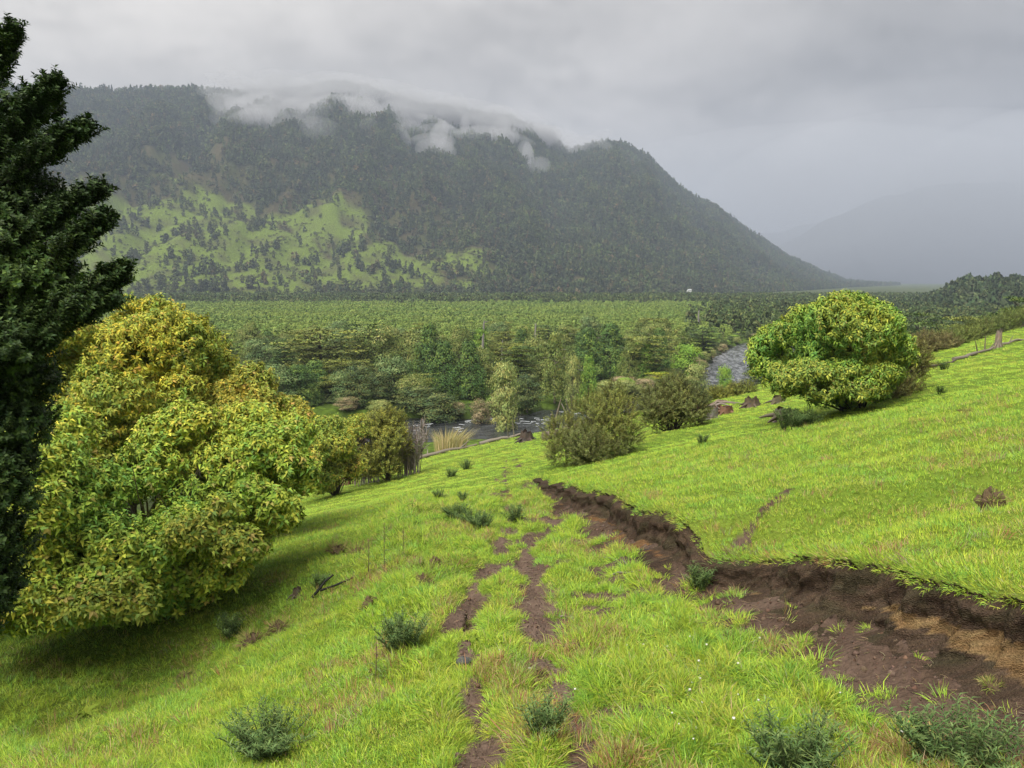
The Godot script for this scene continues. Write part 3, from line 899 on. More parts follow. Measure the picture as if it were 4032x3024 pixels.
func knoll_at(t: float, v: float) -> Vector3:
	var top := 0.0
	for q in range(1, KNOLL.size()):
		if t <= KNOLL[q][0]:
			top = lerpf(KNOLL[q - 1][1], KNOLL[q][1], clampf((t - KNOLL[q - 1][0]) / (KNOLL[q][0] - KNOLL[q - 1][0]), 0, 1))
			break
	var s := lerpf(330.0, 480.0, v)
	var p := sin(clampf(v, 0, 1.0) * PI * 0.5) if v < 1.0 else 1.0 - (v - 1.0)
	return Vector3(t * s, -14.5 + (top + 14.5) * p + 1.5 * na.get_noise_2d(t * s * 1.5, s * 1.5), -s)

func build_knoll() -> void:
	var mb := MB.new()
	for r in 30:
		for c in 90:
			mb.vert(knoll_at(lerpf(0.45, 1.2, c / 89.0), r / 29.0 * 1.6), Vector3.UP, Color(0.03, 0.045, 0.018))
	grid(mb, 30, 90)
	struct("hill", mb.mesh(texmat("valley_soil", 0.12, null, null, 0.0)))

# ---------------------------------------------------------------- grass
func tuft(blades: int, rad: float, hmin: float, hmax: float, wid: float, lean: float, pal: Array, even := 0.0) -> ArrayMesh:
	var mb := MB.new()
	var wind := Vector3(rnd(-1, 1), 0, rnd(-1, 1)) * even
	for q in blades:
		var a := rnd(0, TAU)
		var r := rad * sqrt(rng.randf())
		var p := Vector3(cos(a) * r, -0.01, sin(a) * r)
		var o := Vector3(cos(a), 0, sin(a)) * (r / rad) * lean + Vector3(rnd(-1, 1), 0, rnd(-1, 1)) * 0.35 + wind
		var sa := rnd(0, TAU)
		mb.blade(p, o, rnd(hmin, hmax), wid * rnd(0.7, 1.3), Vector3(cos(sa), 0, sin(sa)), jig(pal[rng.randi() % pal.size()], 0.16))
	return mb.mesh(leafmat("grass_blades", 0.55, Color(0.28, 0.34, 0.04), 0.35))

func build_grass() -> void:
	rng.seed = 5
	var lime := Color(0.345, 0.475, 0.040)
	var mid := Color(0.255, 0.395, 0.036)
	var deep := Color(0.145, 0.28, 0.032)
	var straw := Color(0.36, 0.33, 0.11)
	var rust := Color(0.26, 0.14, 0.06)
	var short := []
	for k in 6:
		short.append(tuft(36, 0.075, 0.016, 0.046, 0.0040, 1.1, [lime, lime, mid, mid, deep, lime, straw if k % 3 == 0 else mid], 0.35))
	var long := []
	for k in 5:
		long.append(tuft(48, 0.085, 0.028, 0.078, 0.0046, 1.4, [lime, mid, mid, lime, deep, straw if k < 2 else lime], 0.35))
	var dry := []
	for k in 2:
		dry.append(tuft(30, 0.08, 0.04, 0.11, 0.0035, 0.9, [rust, straw, mid, rust, lime], 0.4))
	var far := []
	for k in 5:
		far.append(tuft(34, 0.5, 0.05, 0.16, 0.032, 0.9, [lime, lime, mid, mid, lime, deep if k < 2 else mid], 0.5))
	var lists := {"s": [[], [], [], [], [], []], "l": [[], [], [], [], []], "d": [[], []], "f": [[], [], [], [], []]}
	var tints := {"s": [], "l": [], "d": [], "f": []}
	for key in tints:
		for k in lists[key].size():
			tints[key].append(PackedColorArray())
	var dk := 0.0095
	var lr := log(2.3)
	while lr < log(95.0):
		var r0 := exp(lr)
		var th := -0.76
		while th < 0.76:
			var r := r0 * exp(rnd(-0.5, 0.5) * dk)
			var t := th + rnd(-0.5, 0.5) * dk
			th += dk
			var x := r * sin(t)
			var s := r * cos(t)
			if s > 76.0 or hill(x, s) < -13.6:
				continue
			var m := bare(x, s) if s < 30.0 else 0.0
			if m > 0.0 and rng.randf() > 0.010:
				continue
			var p := spot(x, s)
			var c := turf_tone(x, s)
			var herb := nb.get_noise_2d(x * 110.0 + 31.0, s * 150.0)
			var tint := Color(c.r / 0.130, c.g / 0.195, 1.0).lerp(Color.WHITE, 0.35)
			tint = jig(tint, 0.13)
			if rng.randf() < clampf(herb * 1.6, 0.06, 0.5): tint = Color(0.80, 0.97, 1.25)
			elif rng.randf() < clampf(-herb * 1.3, 0.05, 0.4): tint = Color(1.2, 0.92, 1.5)
			var n := Vector3(-0.22, 1, -0.17).normalized() * 0.35 + Vector3.UP
			var spin := rnd(0, TAU)
			if s < 16.0:
				var gx := mound(x + 0.05, s) - mound(x - 0.05, s)
				var gs := mound(x, s + 0.05) - mound(x, s - 0.05)
				n += Vector3(-gx, 0, gs) * 1.1
			var u := bank_u(x, s) if s < 18.0 else 9.0
			var edge := minf(absf(x - tb(tb_left, s)), absf(x - tb(tb_right, s))) if s < 16.0 else 9.0
			var lushn := nb.get_noise_2d(x * 75.0 + 11.0, s * 75.0) + 0.5 * na.get_noise_2d(x * 190.0, s * 190.0)
			var bench: bool = u < 0.0 and u > -3.3 and s < 16.0
			if u > 0.0 and u < FACE + 0.14 and tb(tb_height, s) > 0.06 and s < 17.0:
				n = Vector3(-1.1, 0.75, 0.1)
				p.x -= 0.015
			if r < 17.0:
				var dryn := na.get_noise_2d(x * 55.0 + 200.0, s * 55.0)
				if dryn > 0.12 and (bench or rng.randf() < 0.3) and rng.randf() < 0.5:
					var k := rng.randi() % 2
					lists["d"][k].append(Transform3D(upto(n, spin, rnd(0.7, 1.15)), p)); tints["d"][k].append(tint)
				elif bench and lushn > -0.28 or (lushn > 0.5 and u < 0.0) or (x < -1.5 and s < 8.0 and lushn > -0.1):
					var k := rng.randi() % 5
					var sc := rnd(0.75, 1.2) * (1.0 if bench else 0.72) * (0.62 if edge < 0.22 or m > 0.0 else 1.0)
					if r > 8.0: sc *= pow(r / 8.0, 0.4)
					lists["l"][k].append(Transform3D(upto(n, spin, sc), p)); tints["l"][k].append(tint)
				else:
					var k := rng.randi() % 6
					var sc := rnd(0.75, 1.25) * pow(maxf(1.0, r / 7.5), 0.55)
					lists["s"][k].append(Transform3D(upto(n, spin, sc), p)); tints["s"][k].append(tint)
			else:
				var k := rng.randi() % 5
				var sc := (0.10 + r * 0.0058) * rnd(0.8, 1.35)
				lists["f"][k].append(Transform3D(upto(n, spin, sc), p)); tints["f"][k].append(tint)
		lr += dk
	var meshes := {"s": short, "l": long, "d": dry, "f": far}
	var said := {"s": "short bright green grazed turf covering the hillside", "l": "longer lush grass tufts along the rutted track", "d": "rusty dry grass and seed heads beside the ruts", "f": "smooth bright green pasture farther down the hillside"}
	for key in lists:
		for k in lists[key].size():
			copies("grass", meshes[key][k], lists[key][k], tints[key][k], self, said[key])

# ---------------------------------------------------------------- shrubs with leaves one can see
func whorl(count: int, l: float, w: float, droop: float, open: float, pal: Array, stem: Color) -> ArrayMesh:
	# leaves spiral up the end of a twig; the lower ones hang, the young ones at the tip stand up
	var mb := MB.new()
	var bend := Vector3(rnd(-0.4, 0.4), 0, rnd(-0.4, 0.4)) * l
	mb.tube([Vector3(0, -l * 1.2, 0) - bend, Vector3(0, -l * 0.4, 0), Vector3(0, l * 0.3, 0) + bend * 0.5], [l * 0.03, l * 0.025, l * 0.018], 3, stem, false)
	for q in count:
		var f := float(q) / count
		var a := TAU * (q * 0.382 + rnd(-0.1, 0.1))
		var o := Vector3(cos(a), lerpf(-0.35, 0.75, f) + rnd(-0.4, 0.4) + open, sin(a)).normalized()
		var y := lerpf(-l * 1.1, l * 0.3, pow(f, 0.7))
		var p := Vector3(0, y, 0) + bend * (0.5 * f - 0.4) + o * l * 0.12
		mb.leaf(p, o, (Vector3.UP + rdir() * 0.5).normalized(), l * rnd(0.6, 1.2) * lerpf(1.05, 0.8, f), w * rnd(0.75, 1.15), droop * rnd(0.3, 1.7), jig(pal[rng.randi() % pal.size()], 0.16))
	return mb.mesh(leafmat("shrub_leaves", 0.55, Color(0.25, 0.28, 0.03), 0.3))

func twig_sprig(count: int, length: float, l: float, w: float, pal: Array, stem: Color, spread := 0.8) -> ArrayMesh:
	# small leaves set all along a short twig
	var mb := MB.new()
	var bend := Vector3(rnd(-0.2, 0.2), 0, rnd(-0.2, 0.2)) * length
	mb.tube([Vector3.ZERO, Vector3(0, length * 0.5, 0) + bend * 0.3, Vector3(0, length, 0) + bend], [l * 0.08, l * 0.06, l * 0.03], 3, stem, false)
	for q in count:
		var f := (q + 0.5) / count
		var a := TAU * (q * 0.382 + rnd(-0.08, 0.08))
		var p := Vector3(0, length * f, 0) + bend * f * f
		var o := Vector3(cos(a) * spread, rnd(0.3, 0.9), sin(a) * spread).normalized()
		mb.leaf(p, o, Vector3.UP, l * rnd(0.75, 1.2), w * rnd(0.8, 1.2), rnd(0.0, 0.25), jig(pal[rng.randi() % pal.size()], 0.2))
	return mb.mesh(leafmat("small_leaves", 0.55, Color(0.12, 0.16, 0.03), 0.3))

# points on the outside of a crown made of lobes; each: middle, half width, half height
func shell(whole: Array, n: int, inner: float, lumps := 9) -> Array:
	var out := []
	# each mass of the crown is itself a cluster of smaller, separate heads of foliage
	var lobes := []
	for b in whole:
		for q in lumps:
			var d := rdir()
			var k := rnd(0.34, 0.52)
			lobes.append([b[0] + d.x * b[3] * (1.02 - k), b[1] + d.y * b[4] * (1.02 - k), b[2] + d.z * b[3] * (1.02 - k), b[3] * k, b[4] * k])
	var total := 0.0
	for b in lobes:
		total += b[3] * b[3] + b[3] * b[4]
	for b in lobes:
		var m := int(n * (b[3] * b[3] + b[3] * b[4]) / total)
		var c := Vector3(b[0], b[1], b[2])
		var r := Vector3(b[3], b[4], b[3])
		for q in m:
			var d := rdir()
			var f := 1.0 - inner * pow(rng.randf(), 1.7)
			f *= 1.0 + 0.30 * na.get_noise_3dv(d * 170.0 + c * 60.0) + 0.14 * nb.get_noise_3dv(d * 420.0 + c * 33.0)
			var p := c + d * r * f
			var hidden := false
			for o in lobes:
				if o != b:
					var e := (p - Vector3(o[0], o[1], o[2])) / Vector3(o[3], o[4], o[3])
					if e.length_squared() < 0.5:
						hidden = true
						break
			if not hidden and (d.y > -0.5 or rng.randf() < 0.3):
				out.append([p, (d / r).normalized()])
	return out

func limbs(base: Vector3, lobes: Array, n: int, r0: float, col: Color, twigs := 3) -> ArrayMesh:
	var mb := MB.new()
	for q in n:
		var b: Array = lobes[q % lobes.size()]
		var d := rdir()
		var goal := Vector3(b[0], b[1], b[2]) + d * Vector3(b[3], b[4], b[3]) * rnd(0.55, 0.95)
		var start := base + Vector3(rnd(-1, 1), 0, rnd(-1, 1)) * r0 * 3.0
		var pts := []
		var rad := []
		var side := rdir() * (goal - start).length() * 0.10
		for k in 7:
			var f := k / 6.0
			var p := start.lerp(goal, f)
			p.y = lerpf(start.y, goal.y, pow(f, 0.8))
			pts.append(p + side * sin(f * PI) + rdir() * 0.02 * f)
			rad.append(r0 * lerpf(1.0, 0.16, pow(f, 0.7)) * (1.0 if q < 5 else 0.55))
		mb.tube(pts, rad, 6, jig(col, 0.2), false)
		for j in twigs:
			var k := rng.randi_range(2, 5)
			var p0: Vector3 = pts[k]
			var tip: Vector3 = p0 + (rdir() + Vector3.UP * 0.3) * rnd(0.2, 0.5) * b[3]
			mb.tube([p0, p0.lerp(tip, 0.5) + rdir() * 0.05 * b[3], tip], [rad[k] * 0.5, rad[k] * 0.35, rad[k] * 0.15], 4, jig(col, 0.25), false)
	return mb.mesh(leafmat("bark_twigs", 0.9, Color.BLACK, 0.2))

# a shrub or tree: limbs, the leaf sprigs that show largest as parts of their own, and the rest of the leaves together
func shrub(called: String, label: String, category: String, base: Vector3, lobes: Array, n: int, sprigs: Array, size: float, tones: Array, limb_n: int, limb_r: float, bark: Color, picks: int, up := 0.7, inner := 0.3, group := "", extra := []) -> Node3D:
	var o := thing(called, label, category, base, 0.0, group)
	var local := []
	for b in lobes:
		local.append([b[0] - base.x, b[1] - base.y, b[2] - base.z, b[3], b[4]])
	if limb_n > 0:
		part("limbs", limbs(Vector3(0, -0.1, 0), local, limb_n, limb_r, bark), o)
	var pts := shell(local, n, inner)
	for e in extra:
		pts.append([e[0] - base, e[1]])
	var eye := EYE - base
	var order := []
	for q in pts.size():
		var to: Vector3 = eye - pts[q][0]
		var front: float = to.normalized().dot(pts[q][1])
		order.append([to.length() + (0.0 if front > 0.15 else 50.0), q])
	if picks > 0:
		order.sort_custom(func(a, b): return a[0] < b[0])
	var lists := []
	var cols := []
	for m in sprigs:
		lists.append([])
		cols.append(PackedColorArray())
	var tone_n: float = tones.size()
	for k in order.size():
		var e: Array = pts[order[k][1]]
		var p: Vector3 = e[0]
		var nn: Vector3 = (e[1] + Vector3.UP * up + rdir() * 0.45).normalized()
		var v := rng.randi() % sprigs.size()
		var x := Transform3D(upto(nn, rnd(0, TAU), size * rnd(0.75, 1.25)), p)
		if k < picks:
			part("leaf_sprig", sprigs[v], o, x)
		else:
			var w := clampf(0.5 + 0.9 * nb.get_noise_3dv((p + base) * 55.0) + rnd(-0.28, 0.28), 0.0, 0.999) * (tone_n - 1.0)
			var c: Color = tones[int(w)]
			c = c.lerp(tones[int(w) + 1], w - int(w))
			lists[v].append(x)
			cols[v].append(jig(c, 0.12))
	for v in sprigs.size():
		copies("foliage", sprigs[v], lists[v], cols[v], o)
	return o

func on_hill(x: float, s: float) -> Vector3:
	return Vector3(x, hill(x, s), -s)

func build_shrubs() -> void:
	rng.seed = 31
	var gold := Color(0.39, 0.385, 0.06)
	var leafg := Color(0.285, 0.34, 0.052)
	var green := Color(0.165, 0.25, 0.05)
	var amber := Color(0.31, 0.26, 0.075)
	var bark := Color(0.085, 0.065, 0.05)
	var big := []
	for k in 6:
		big.append(whorl(14, 0.074, 0.035, 0.45, 0.0, [leafg, leafg, gold, green, green if k % 2 else gold, amber if k == 5 else leafg], Color(0.16, 0.11, 0.05)))
	var tones := [Color(0.8, 1.12, 1.0), Color(1.05, 1.25, 1.1), Color(1.25, 1.32, 1.1), Color(1.45, 1.38, 1.15)]
	shrub("broadleaf_shrub", "big leafy green and gold shrub spreading over the shaded grass hollow", "shrub", on_hill(-4.6, 9.8), LOBE_A, 27000, big, 1.0, tones, 34, 0.05, bark, 300, 0.7, 0.34)
	shrub("broadleaf_shrub", "tall golden leaved shrub rising behind the big green one", "shrub", on_hill(-7.2, 14.2), LOBE_B, 22000, big, 1.05, [Color(0.75, 0.9, 0.8), Color(1.1, 1.05, 0.9), Color(1.45, 1.2, 0.9), Color(1.7, 1.38, 1.0)], 30, 0.07, bark, 120, 0.7, 0.3)
	shrub("broadleaf_shrub", "rounded amber tinted shrub wedged between the big green and golden shrubs", "shrub", on_hill(-4.9, 14.0), LOBE_C, 11000, big, 1.0, [Color(0.8, 0.85, 0.8), Color(1.1, 1.0, 1.0), Color(1.45, 1.1, 1.1), Color(1.55, 1.2, 1.1)], 20, 0.05, bark, 80)
	var drooping := []
	for k in 6:
		drooping.append(whorl(14, 0.088, 0.042, 0.6, -0.3, [leafg, green, green, gold if k % 2 else leafg, amber if k == 3 else leafg], Color(0.14, 0.1, 0.05)))
	shrub("round_shrub", "dome shaped evergreen shrub with drooping leaf clusters alone on the slope", "shrub", on_hill(8.2, 18.2), LOBE_F, 14000, drooping, 1.0, [Color(0.65, 0.98, 0.95), Color(0.88, 1.1, 0.98), Color(1.02, 1.1, 0.95), Color(1.22, 1.14, 0.95)], 60, 0.055, Color(0.03, 0.024, 0.02), 300, 0.9, 0.2)
	# fine leaved shrubs
	var olive := Color(0.175, 0.205, 0.055)
	var drab := Color(0.185, 0.18, 0.065)
	var dark := Color(0.09, 0.115, 0.04)
	var fine := []
	for k in 5:
		fine.append(twig_sprig(22, 0.26, 0.05, 0.016, [olive, olive, drab, dark, Color(0.185, 0.21, 0.058)], Color(0.1, 0.075, 0.05), 0.9))
	var plain := [Color(0.7, 0.75, 0.8), Color(1, 1, 1), Color(1.25, 1.15, 1.0)]
	shrub("olive_shrub", "low wide olive shrub with bare tangled twigs round its foot", "shrub", on_hill(1.9, 19.3), LOBE_H, 4200, fine, 1.0, [Color(0.8, 0.85, 0.8), Color(1.15, 1.15, 1), Color(1.55, 1.5, 1.1)], 70, 0.025, Color(0.13, 0.1, 0.075), 150, 0.6, 0.55)
	shrub("olive_shrub", "taller dark olive shrub with a leaning stem beside the low wide one", "shrub", on_hill(5.0, 23.5), LOBE_I, 3400, fine, 1.15, plain, 40, 0.04, Color(0.08, 0.06, 0.045), 100, 0.6, 0.5)
	shrub("olive_shrub", "dark brownish shrub growing behind the dome shaped one", "shrub", on_hill(9.9, 19.5), LOBE_G, 3000, fine, 0.9, [Color(0.6, 0.6, 0.7), Color(0.9, 0.85, 0.8), Color(1.2, 1.0, 0.9)], 50, 0.025, Color(0.07, 0.055, 0.04), 60, 0.5, 0.6)
	var lemon := []
	for k in 4:
		lemon.append(twig_sprig(20, 0.28, 0.055, 0.022, [Color(0.30, 0.31, 0.05), Color(0.21, 0.235, 0.045), Color(0.13, 0.155, 0.04)], Color(0.12, 0.09, 0.05), 0.9))
	shrub("broadleaf_shrub", "green and gold low shrub at the pasture edge", "shrub", on_hill(-6.5, 27.6), LOBE_D, 5200, big, 1.5, [Color(0.75, 0.9, 0.8), Color(1.0, 1.0, 0.9), Color(1.35, 1.15, 1.0)], 26, 0.04, bark, 40)
	shrub("yellow_shrub", "bright yellow topped shrub among grey dead twigs", "shrub", on_hill(-5.0, 30.2), LOBE_Y, 3000, lemon, 1.4, [Color(0.8, 0.85, 0.8), Color(1.1, 1.05, 1), Color(1.4, 1.3, 1.1)], 26, 0.03, Color(0.14, 0.11, 0.08), 60, 0.9, 0.45)
	shrub("dark_shrub", "small dark shrub beyond the olive shrubs", "shrub", on_hill(8.9, 37.8), [[8.88, -4.11, -37.57, 0.75, 0.6], [8.2, -4.4, -37.9, 0.6, 0.5]], 1500, fine, 1.4, [Color(0.4, 0.5, 0.6), Color(0.55, 0.65, 0.7)], 14, 0.03, bark, 20)
	shrub("yellow_shrub", "low yellowish shrub on the crest beside the small dark one", "shrub", on_hill(10.6, 39.8), [[10.55, -4.4, -39.56, 0.75, 0.42]], 900, lemon, 1.3, plain, 10, 0.025, bark, 20)
	shrub("yellow_shrub", "low yellow green shrub on the crest below the dome shaped shrub", "shrub", on_hill(11.9, 39.8), [[11.9, -4.15, -39.58, 0.7, 0.5]], 900, lemon, 1.3, plain, 10, 0.025, bark, 20)
	var crest := [["low brownish twiggy shrub along the hill crest", 22.8, 41.4, [[23.57, -1.75, -41.9, 1.1, 0.5], [22.03, -1.8, -40.88, 0.95, 0.55], [21.0, -2.1, -40.5, 0.8, 0.45]], [Color(1.1, 0.9, 1.1), Color(1.5, 1.2, 1.5)]], ["low green shrub along the hill crest next to the brown one", 26.8, 45.4, [[27.62, -1.5, -45.98, 1.1, 0.5], [26.07, -1.65, -44.94, 1.0, 0.5], [24.8, -1.8, -44.0, 0.9, 0.45]], [Color(1.0, 1.1, 1.0), Color(1.3, 1.4, 1.1)]], ["long green shrub where the hill crest is highest", 31.8, 48.6, [[30.98, -1.0, -48.05, 1.3, 0.6], [32.66, -0.7, -49.11, 1.2, 0.6], [29.4, -1.25, -47.5, 1.0, 0.5], [34.0, -0.5, -49.6, 1.2, 0.6]], [Color(0.9, 1.05, 1.0), Color(1.25, 1.35, 1.1)]]]
	for c in crest:
		shrub("crest_shrub", c[0], "shrub", on_hill(c[1], c[2]), c[3], 2200, fine, 1.6, c[4], 30, 0.03, Color(0.14, 0.1, 0.09), 20, 0.8, 0.5, "shrubs along the hill crest")
	# the dark small leaved tree whose boughs reach in from one side
	var glossy := []
	for k in 5:
		glossy.append(twig_sprig(24, 0.13, 0.040, 0.022, [Color(0.042, 0.075, 0.022), Color(0.060, 0.10, 0.028), Color(0.028, 0.052, 0.017), Color(0.095, 0.14, 0.04) if k > 2 else Color(0.042, 0.075, 0.022)], Color(0.03, 0.022, 0.016), 1.0))
	var along := []
	for br in BOUGHS:
		for q in 520:
			var f := pow(rng.randf(), 0.8) * 2.999
			var k := int(f)
			var p: Vector3 = br[k].lerp(br[k + 1], f - k)
			var d := rdir()
			along.append([p + d * rnd(0.02, 0.16) * (1.15 - 0.28 * f), (d * 0.6 + (br[3] - br[2]).normalized() * 0.8).normalized()])
	var t := shrub("evergreen_tree", "dark evergreen tree with small glossy leaves and upswept boughs", "tree", on_hill(-5.1, 6.7), LOBE_E, 15000, glossy, 1.0, [Color(0.8, 0.85, 0.85), Color(1.1, 1.1, 1.05), Color(1.5, 1.5, 1.2)], 0, 0.05, Color(0.03, 0.023, 0.018), 300, 0.9, 0.5, "", along)
	var mb := MB.new()
	mb.tube([Vector3(0, -0.2, 0), Vector3(0.05, 1.6, 0.1), Vector3(-0.02, 3.2, 0.05), Vector3(0.1, 4.9, -0.1), Vector3(0.2, 6.2, -0.2)], [0.19, 0.16, 0.12, 0.08, 0.02], 9, Color(0.04, 0.03, 0.024))
	part("trunk", mb.mesh(leafmat("bark_twigs")), t)
	for br in BOUGHS:
		var bm := MB.new()
		var pts := []
		for p in br:
			pts.append(p - t.position)
		bm.tube(pts, [0.045, 0.03, 0.018, 0.006], 6, Color(0.03, 0.023, 0.018))
		part("bough", bm.mesh(leafmat("bark_twigs")), t)
	dead_shrubs()

func dead_shrubs() -> void:
	for d in [["leafless grey shrub of fine dead twigs at the pasture edge", Vector2(-4.1, 30.4), 1.1, 2.0], ["leafless grey shrub tangled behind the yellow topped one", Vector2(-5.9, 30.8), 1.0, 2.0], ["reddish brown dead shrub behind the green and gold one", Vector2(-7.2, 33.0), 0.9, 2.6]]:
		var o := thing("dead_shrub", d[0], "shrub", on_hill(d[1].x, d[1].y), 0.0, "")
		var mb := MB.new()
		var tw := MB.new()
		var col := Color(0.30, 0.25, 0.225) if d[3] < 2.5 else Color(0.22, 0.10, 0.07)
		for q in 34:
			var a := rnd(0, TAU)
			var lean := rnd(0.1, 0.85)
			var tip := Vector3(cos(a) * lean * d[2] * 1.3, d[3] * rnd(0.55, 1.0), sin(a) * lean * d[2])
			var mid := tip * 0.5 + Vector3(rnd(-0.1, 0.1), 0.15, rnd(-0.1, 0.1))
			mb.tube([Vector3(cos(a), -0.1, sin(a)) * lean * 0.7, mid, tip], [0.018, 0.014, 0.009], 4, jig(col, 0.25), false)
			for j in 30:
				var f := rnd(0.12, 1.0)
				var p := mid.lerp(tip, f) if f > 0.5 else mid * f * 2.0
				var e := p + (rdir() * 0.7 + Vector3.UP * 0.7) * rnd(0.15, 0.5)
				tw.tube([p, p.lerp(e, 0.6) + rdir() * 0.04, e], [0.013, 0.011, 0.008], 3, jig(col, 0.3), false)
		part("stems", mb.mesh(leafmat("bark_twigs")), o)
		var p := part("twigs", tw.mesh(leafmat("bark_twigs")), o)
		p.set_meta("kind", "stuff")

# ---------------------------------------------------------------- trees farther off
func crown(kind: String, pal: Array, clumps: int, per: int, l: float) -> ArrayMesh:
	# one metre tall, one metre wide: scaled where it stands
	var mb := MB.new()
	for q in clumps:
		var h := 0.0
		var rad := 0.0
		var rc := 0.0
		var flat := 1.0
		var a := rnd(0, TAU)
		match kind:
			"cone":
				h = pow(rng.randf(), 1.15) * 0.88 + 0.06
				rad = 0.40 * pow(1.0 - h, 0.62) * (0.8 + 0.5 * na.get_noise_2d(a * 60.0, h * 300.0))
				rc = rnd(0.09, 0.15) * (1.15 - 0.55 * h)
				flat = 1.15
			"layer":
				var tier := floorf(rng.randf() * 9.0)
				h = 0.14 + tier * 0.094 + rnd(-0.02, 0.02)
				rad = 0.40 * sin(PI * clampf(0.28 + 0.70 * (1.0 - (h - 0.2) / 0.8), 0, 1)) * rnd(0.5, 1.1) * (0.75 + 0.35 * sin(a * 2.0 + tier * 2.1))
				rc = rnd(0.09, 0.16)
				flat = 0.22
			"ovoid":
				h = rnd(0.10, 0.94)
				rad = 0.38 * sqrt(maxf(0.0, 1.0 - pow((h - 0.52) / 0.5, 2.0))) * (0.75 + 0.75 * na.get_noise_2d(a * 50.0, h * 260.0)) * sqrt(rnd(0.35, 1.0))
				rc = rnd(0.09, 0.17)
				flat = 0.9
			"dome":
				h = rnd(0.12, 0.88)
				rad = 0.42 * sqrt(maxf(0.0, 1.0 - pow((h - 0.35) / 0.62, 2.0))) * sqrt(rnd(0.3, 1.0))
				rc = rnd(0.12, 0.2)
				flat = 0.8
		var c := Vector3(cos(a) * rad, h, sin(a) * rad)
		var base: Color = jig(pal[rng.randi() % pal.size()], 0.2)
		var out := Vector3(cos(a), 0.5, sin(a)).normalized()
		for j in per:
			var d := rdir()
			if d.y < -0.3: d.y = -d.y * 0.5
			var p := c + d * Vector3(rc, rc * flat, rc) * rnd(0.55, 1.05)
			var nn := (d * 0.75 + out * 0.45 + rdir() * 0.5).normalized()
			if flat < 0.3:
				nn = (Vector3.UP + rdir() * 0.6).normalized()
			var side := nn.cross(rdir()).normalized()
			var k := l * rnd(0.6, 1.4)
			mb.kite(p, side.cross(nn), side, (nn + d * 0.5 + Vector3.UP * 0.15).normalized(), k, k * rnd(0.4, 0.7), jig(base, 0.22))
	return mb.mesh(leafmat("tree_leaves", 0.65, Color(0.10, 0.13, 0.03), 0.3))

func trunk(hgt: float, r: float, col: Color, arms: int) -> ArrayMesh:
	var mb := MB.new()
	var pts := []
	var rad := []
	var sway := Vector3(rnd(-1, 1), 0, rnd(-1, 1)) * 0.03
	for k in 7:
		var f := k / 6.0
		pts.append(Vector3(0, hgt * f - 0.02, 0) + sway * sin(f * 5.0))
		rad.append(r * lerpf(1.25, 0.25, pow(f, 0.8)))
	mb.tube(pts, rad, 7, col)
	for q in arms:
		var f := rnd(0.35, 0.85)
		var p := Vector3(0, hgt * f, 0) + sway * sin(f * 5.0)
		var a := rnd(0, TAU)
		var tip := p + Vector3(cos(a) * 0.33, rnd(0.05, 0.22), sin(a) * 0.33) * rnd(0.6, 1.0)
		mb.tube([p, p.lerp(tip, 0.5) + Vector3.UP * 0.02, tip], [r * 0.5, r * 0.3, r * 0.1], 5, col, false)
	return mb.mesh(leafmat("bark_twigs", 0.9, Color.BLACK, 0.2))

var crowns := {}
var trunks := {}

func ready_trees() -> void:
	rng.seed = 91
	var pals := {
		"cone0": [Color(0.076, 0.138, 0.034), Color(0.106, 0.178, 0.038), Color(0.064, 0.116, 0.034), Color(0.160, 0.234, 0.045)],
		"cone1": [Color(0.176, 0.218, 0.054), Color(0.129, 0.178, 0.045), Color(0.224, 0.256, 0.065)],
		"cone2": [Color(0.182, 0.301, 0.045), Color(0.129, 0.234, 0.038), Color(0.224, 0.333, 0.051)],
		"layer0": [Color(0.182, 0.204, 0.045), Color(0.132, 0.159, 0.041), Color(0.236, 0.267, 0.051)],
		"layer1": [Color(0.096, 0.147, 0.038), Color(0.072, 0.116, 0.034), Color(0.138, 0.189, 0.042)],
		"layer2": [Color(0.362, 0.422, 0.038), Color(0.278, 0.356, 0.038), Color(0.427, 0.422, 0.042)],
		"ovoid1": [Color(0.204, 0.241, 0.061), Color(0.151, 0.196, 0.048), Color(0.278, 0.301, 0.094), Color(0.129, 0.168, 0.042)],
		"ovoid2": [Color(0.124, 0.192, 0.061), Color(0.160, 0.234, 0.083), Color(0.090, 0.147, 0.048), Color(0.201, 0.248, 0.088)],
		"ovoid3": [Color(0.072, 0.111, 0.038), Color(0.104, 0.143, 0.041), Color(0.060, 0.088, 0.034), Color(0.151, 0.168, 0.051)],
		"ovoid4": [Color(0.278, 0.322, 0.099), Color(0.214, 0.267, 0.076), Color(0.362, 0.378, 0.120)],
		"ovoid5": [Color(0.214, 0.367, 0.045), Color(0.160, 0.290, 0.041), Color(0.278, 0.400, 0.051)],
		"ovoid6": [Color(0.300, 0.234, 0.129), Color(0.224, 0.189, 0.103), Color(0.214, 0.223, 0.077), Color(0.385, 0.312, 0.171)],
	}
	for k in pals:
		var kind: String = k.substr(0, k.length() - 1)
		crowns[k] = [crown(kind, pals[k], 230, 38, 0.032), crown(kind, pals[k], 210, 38, 0.034)]
		var pale := Color(0.26, 0.22, 0.18) if k in ["ovoid4", "cone1"] else Color(0.09, 0.072, 0.055)
		trunks[k] = [trunk(0.85, 0.022, pale, 9), trunk(0.9, 0.026, pale, 11)]

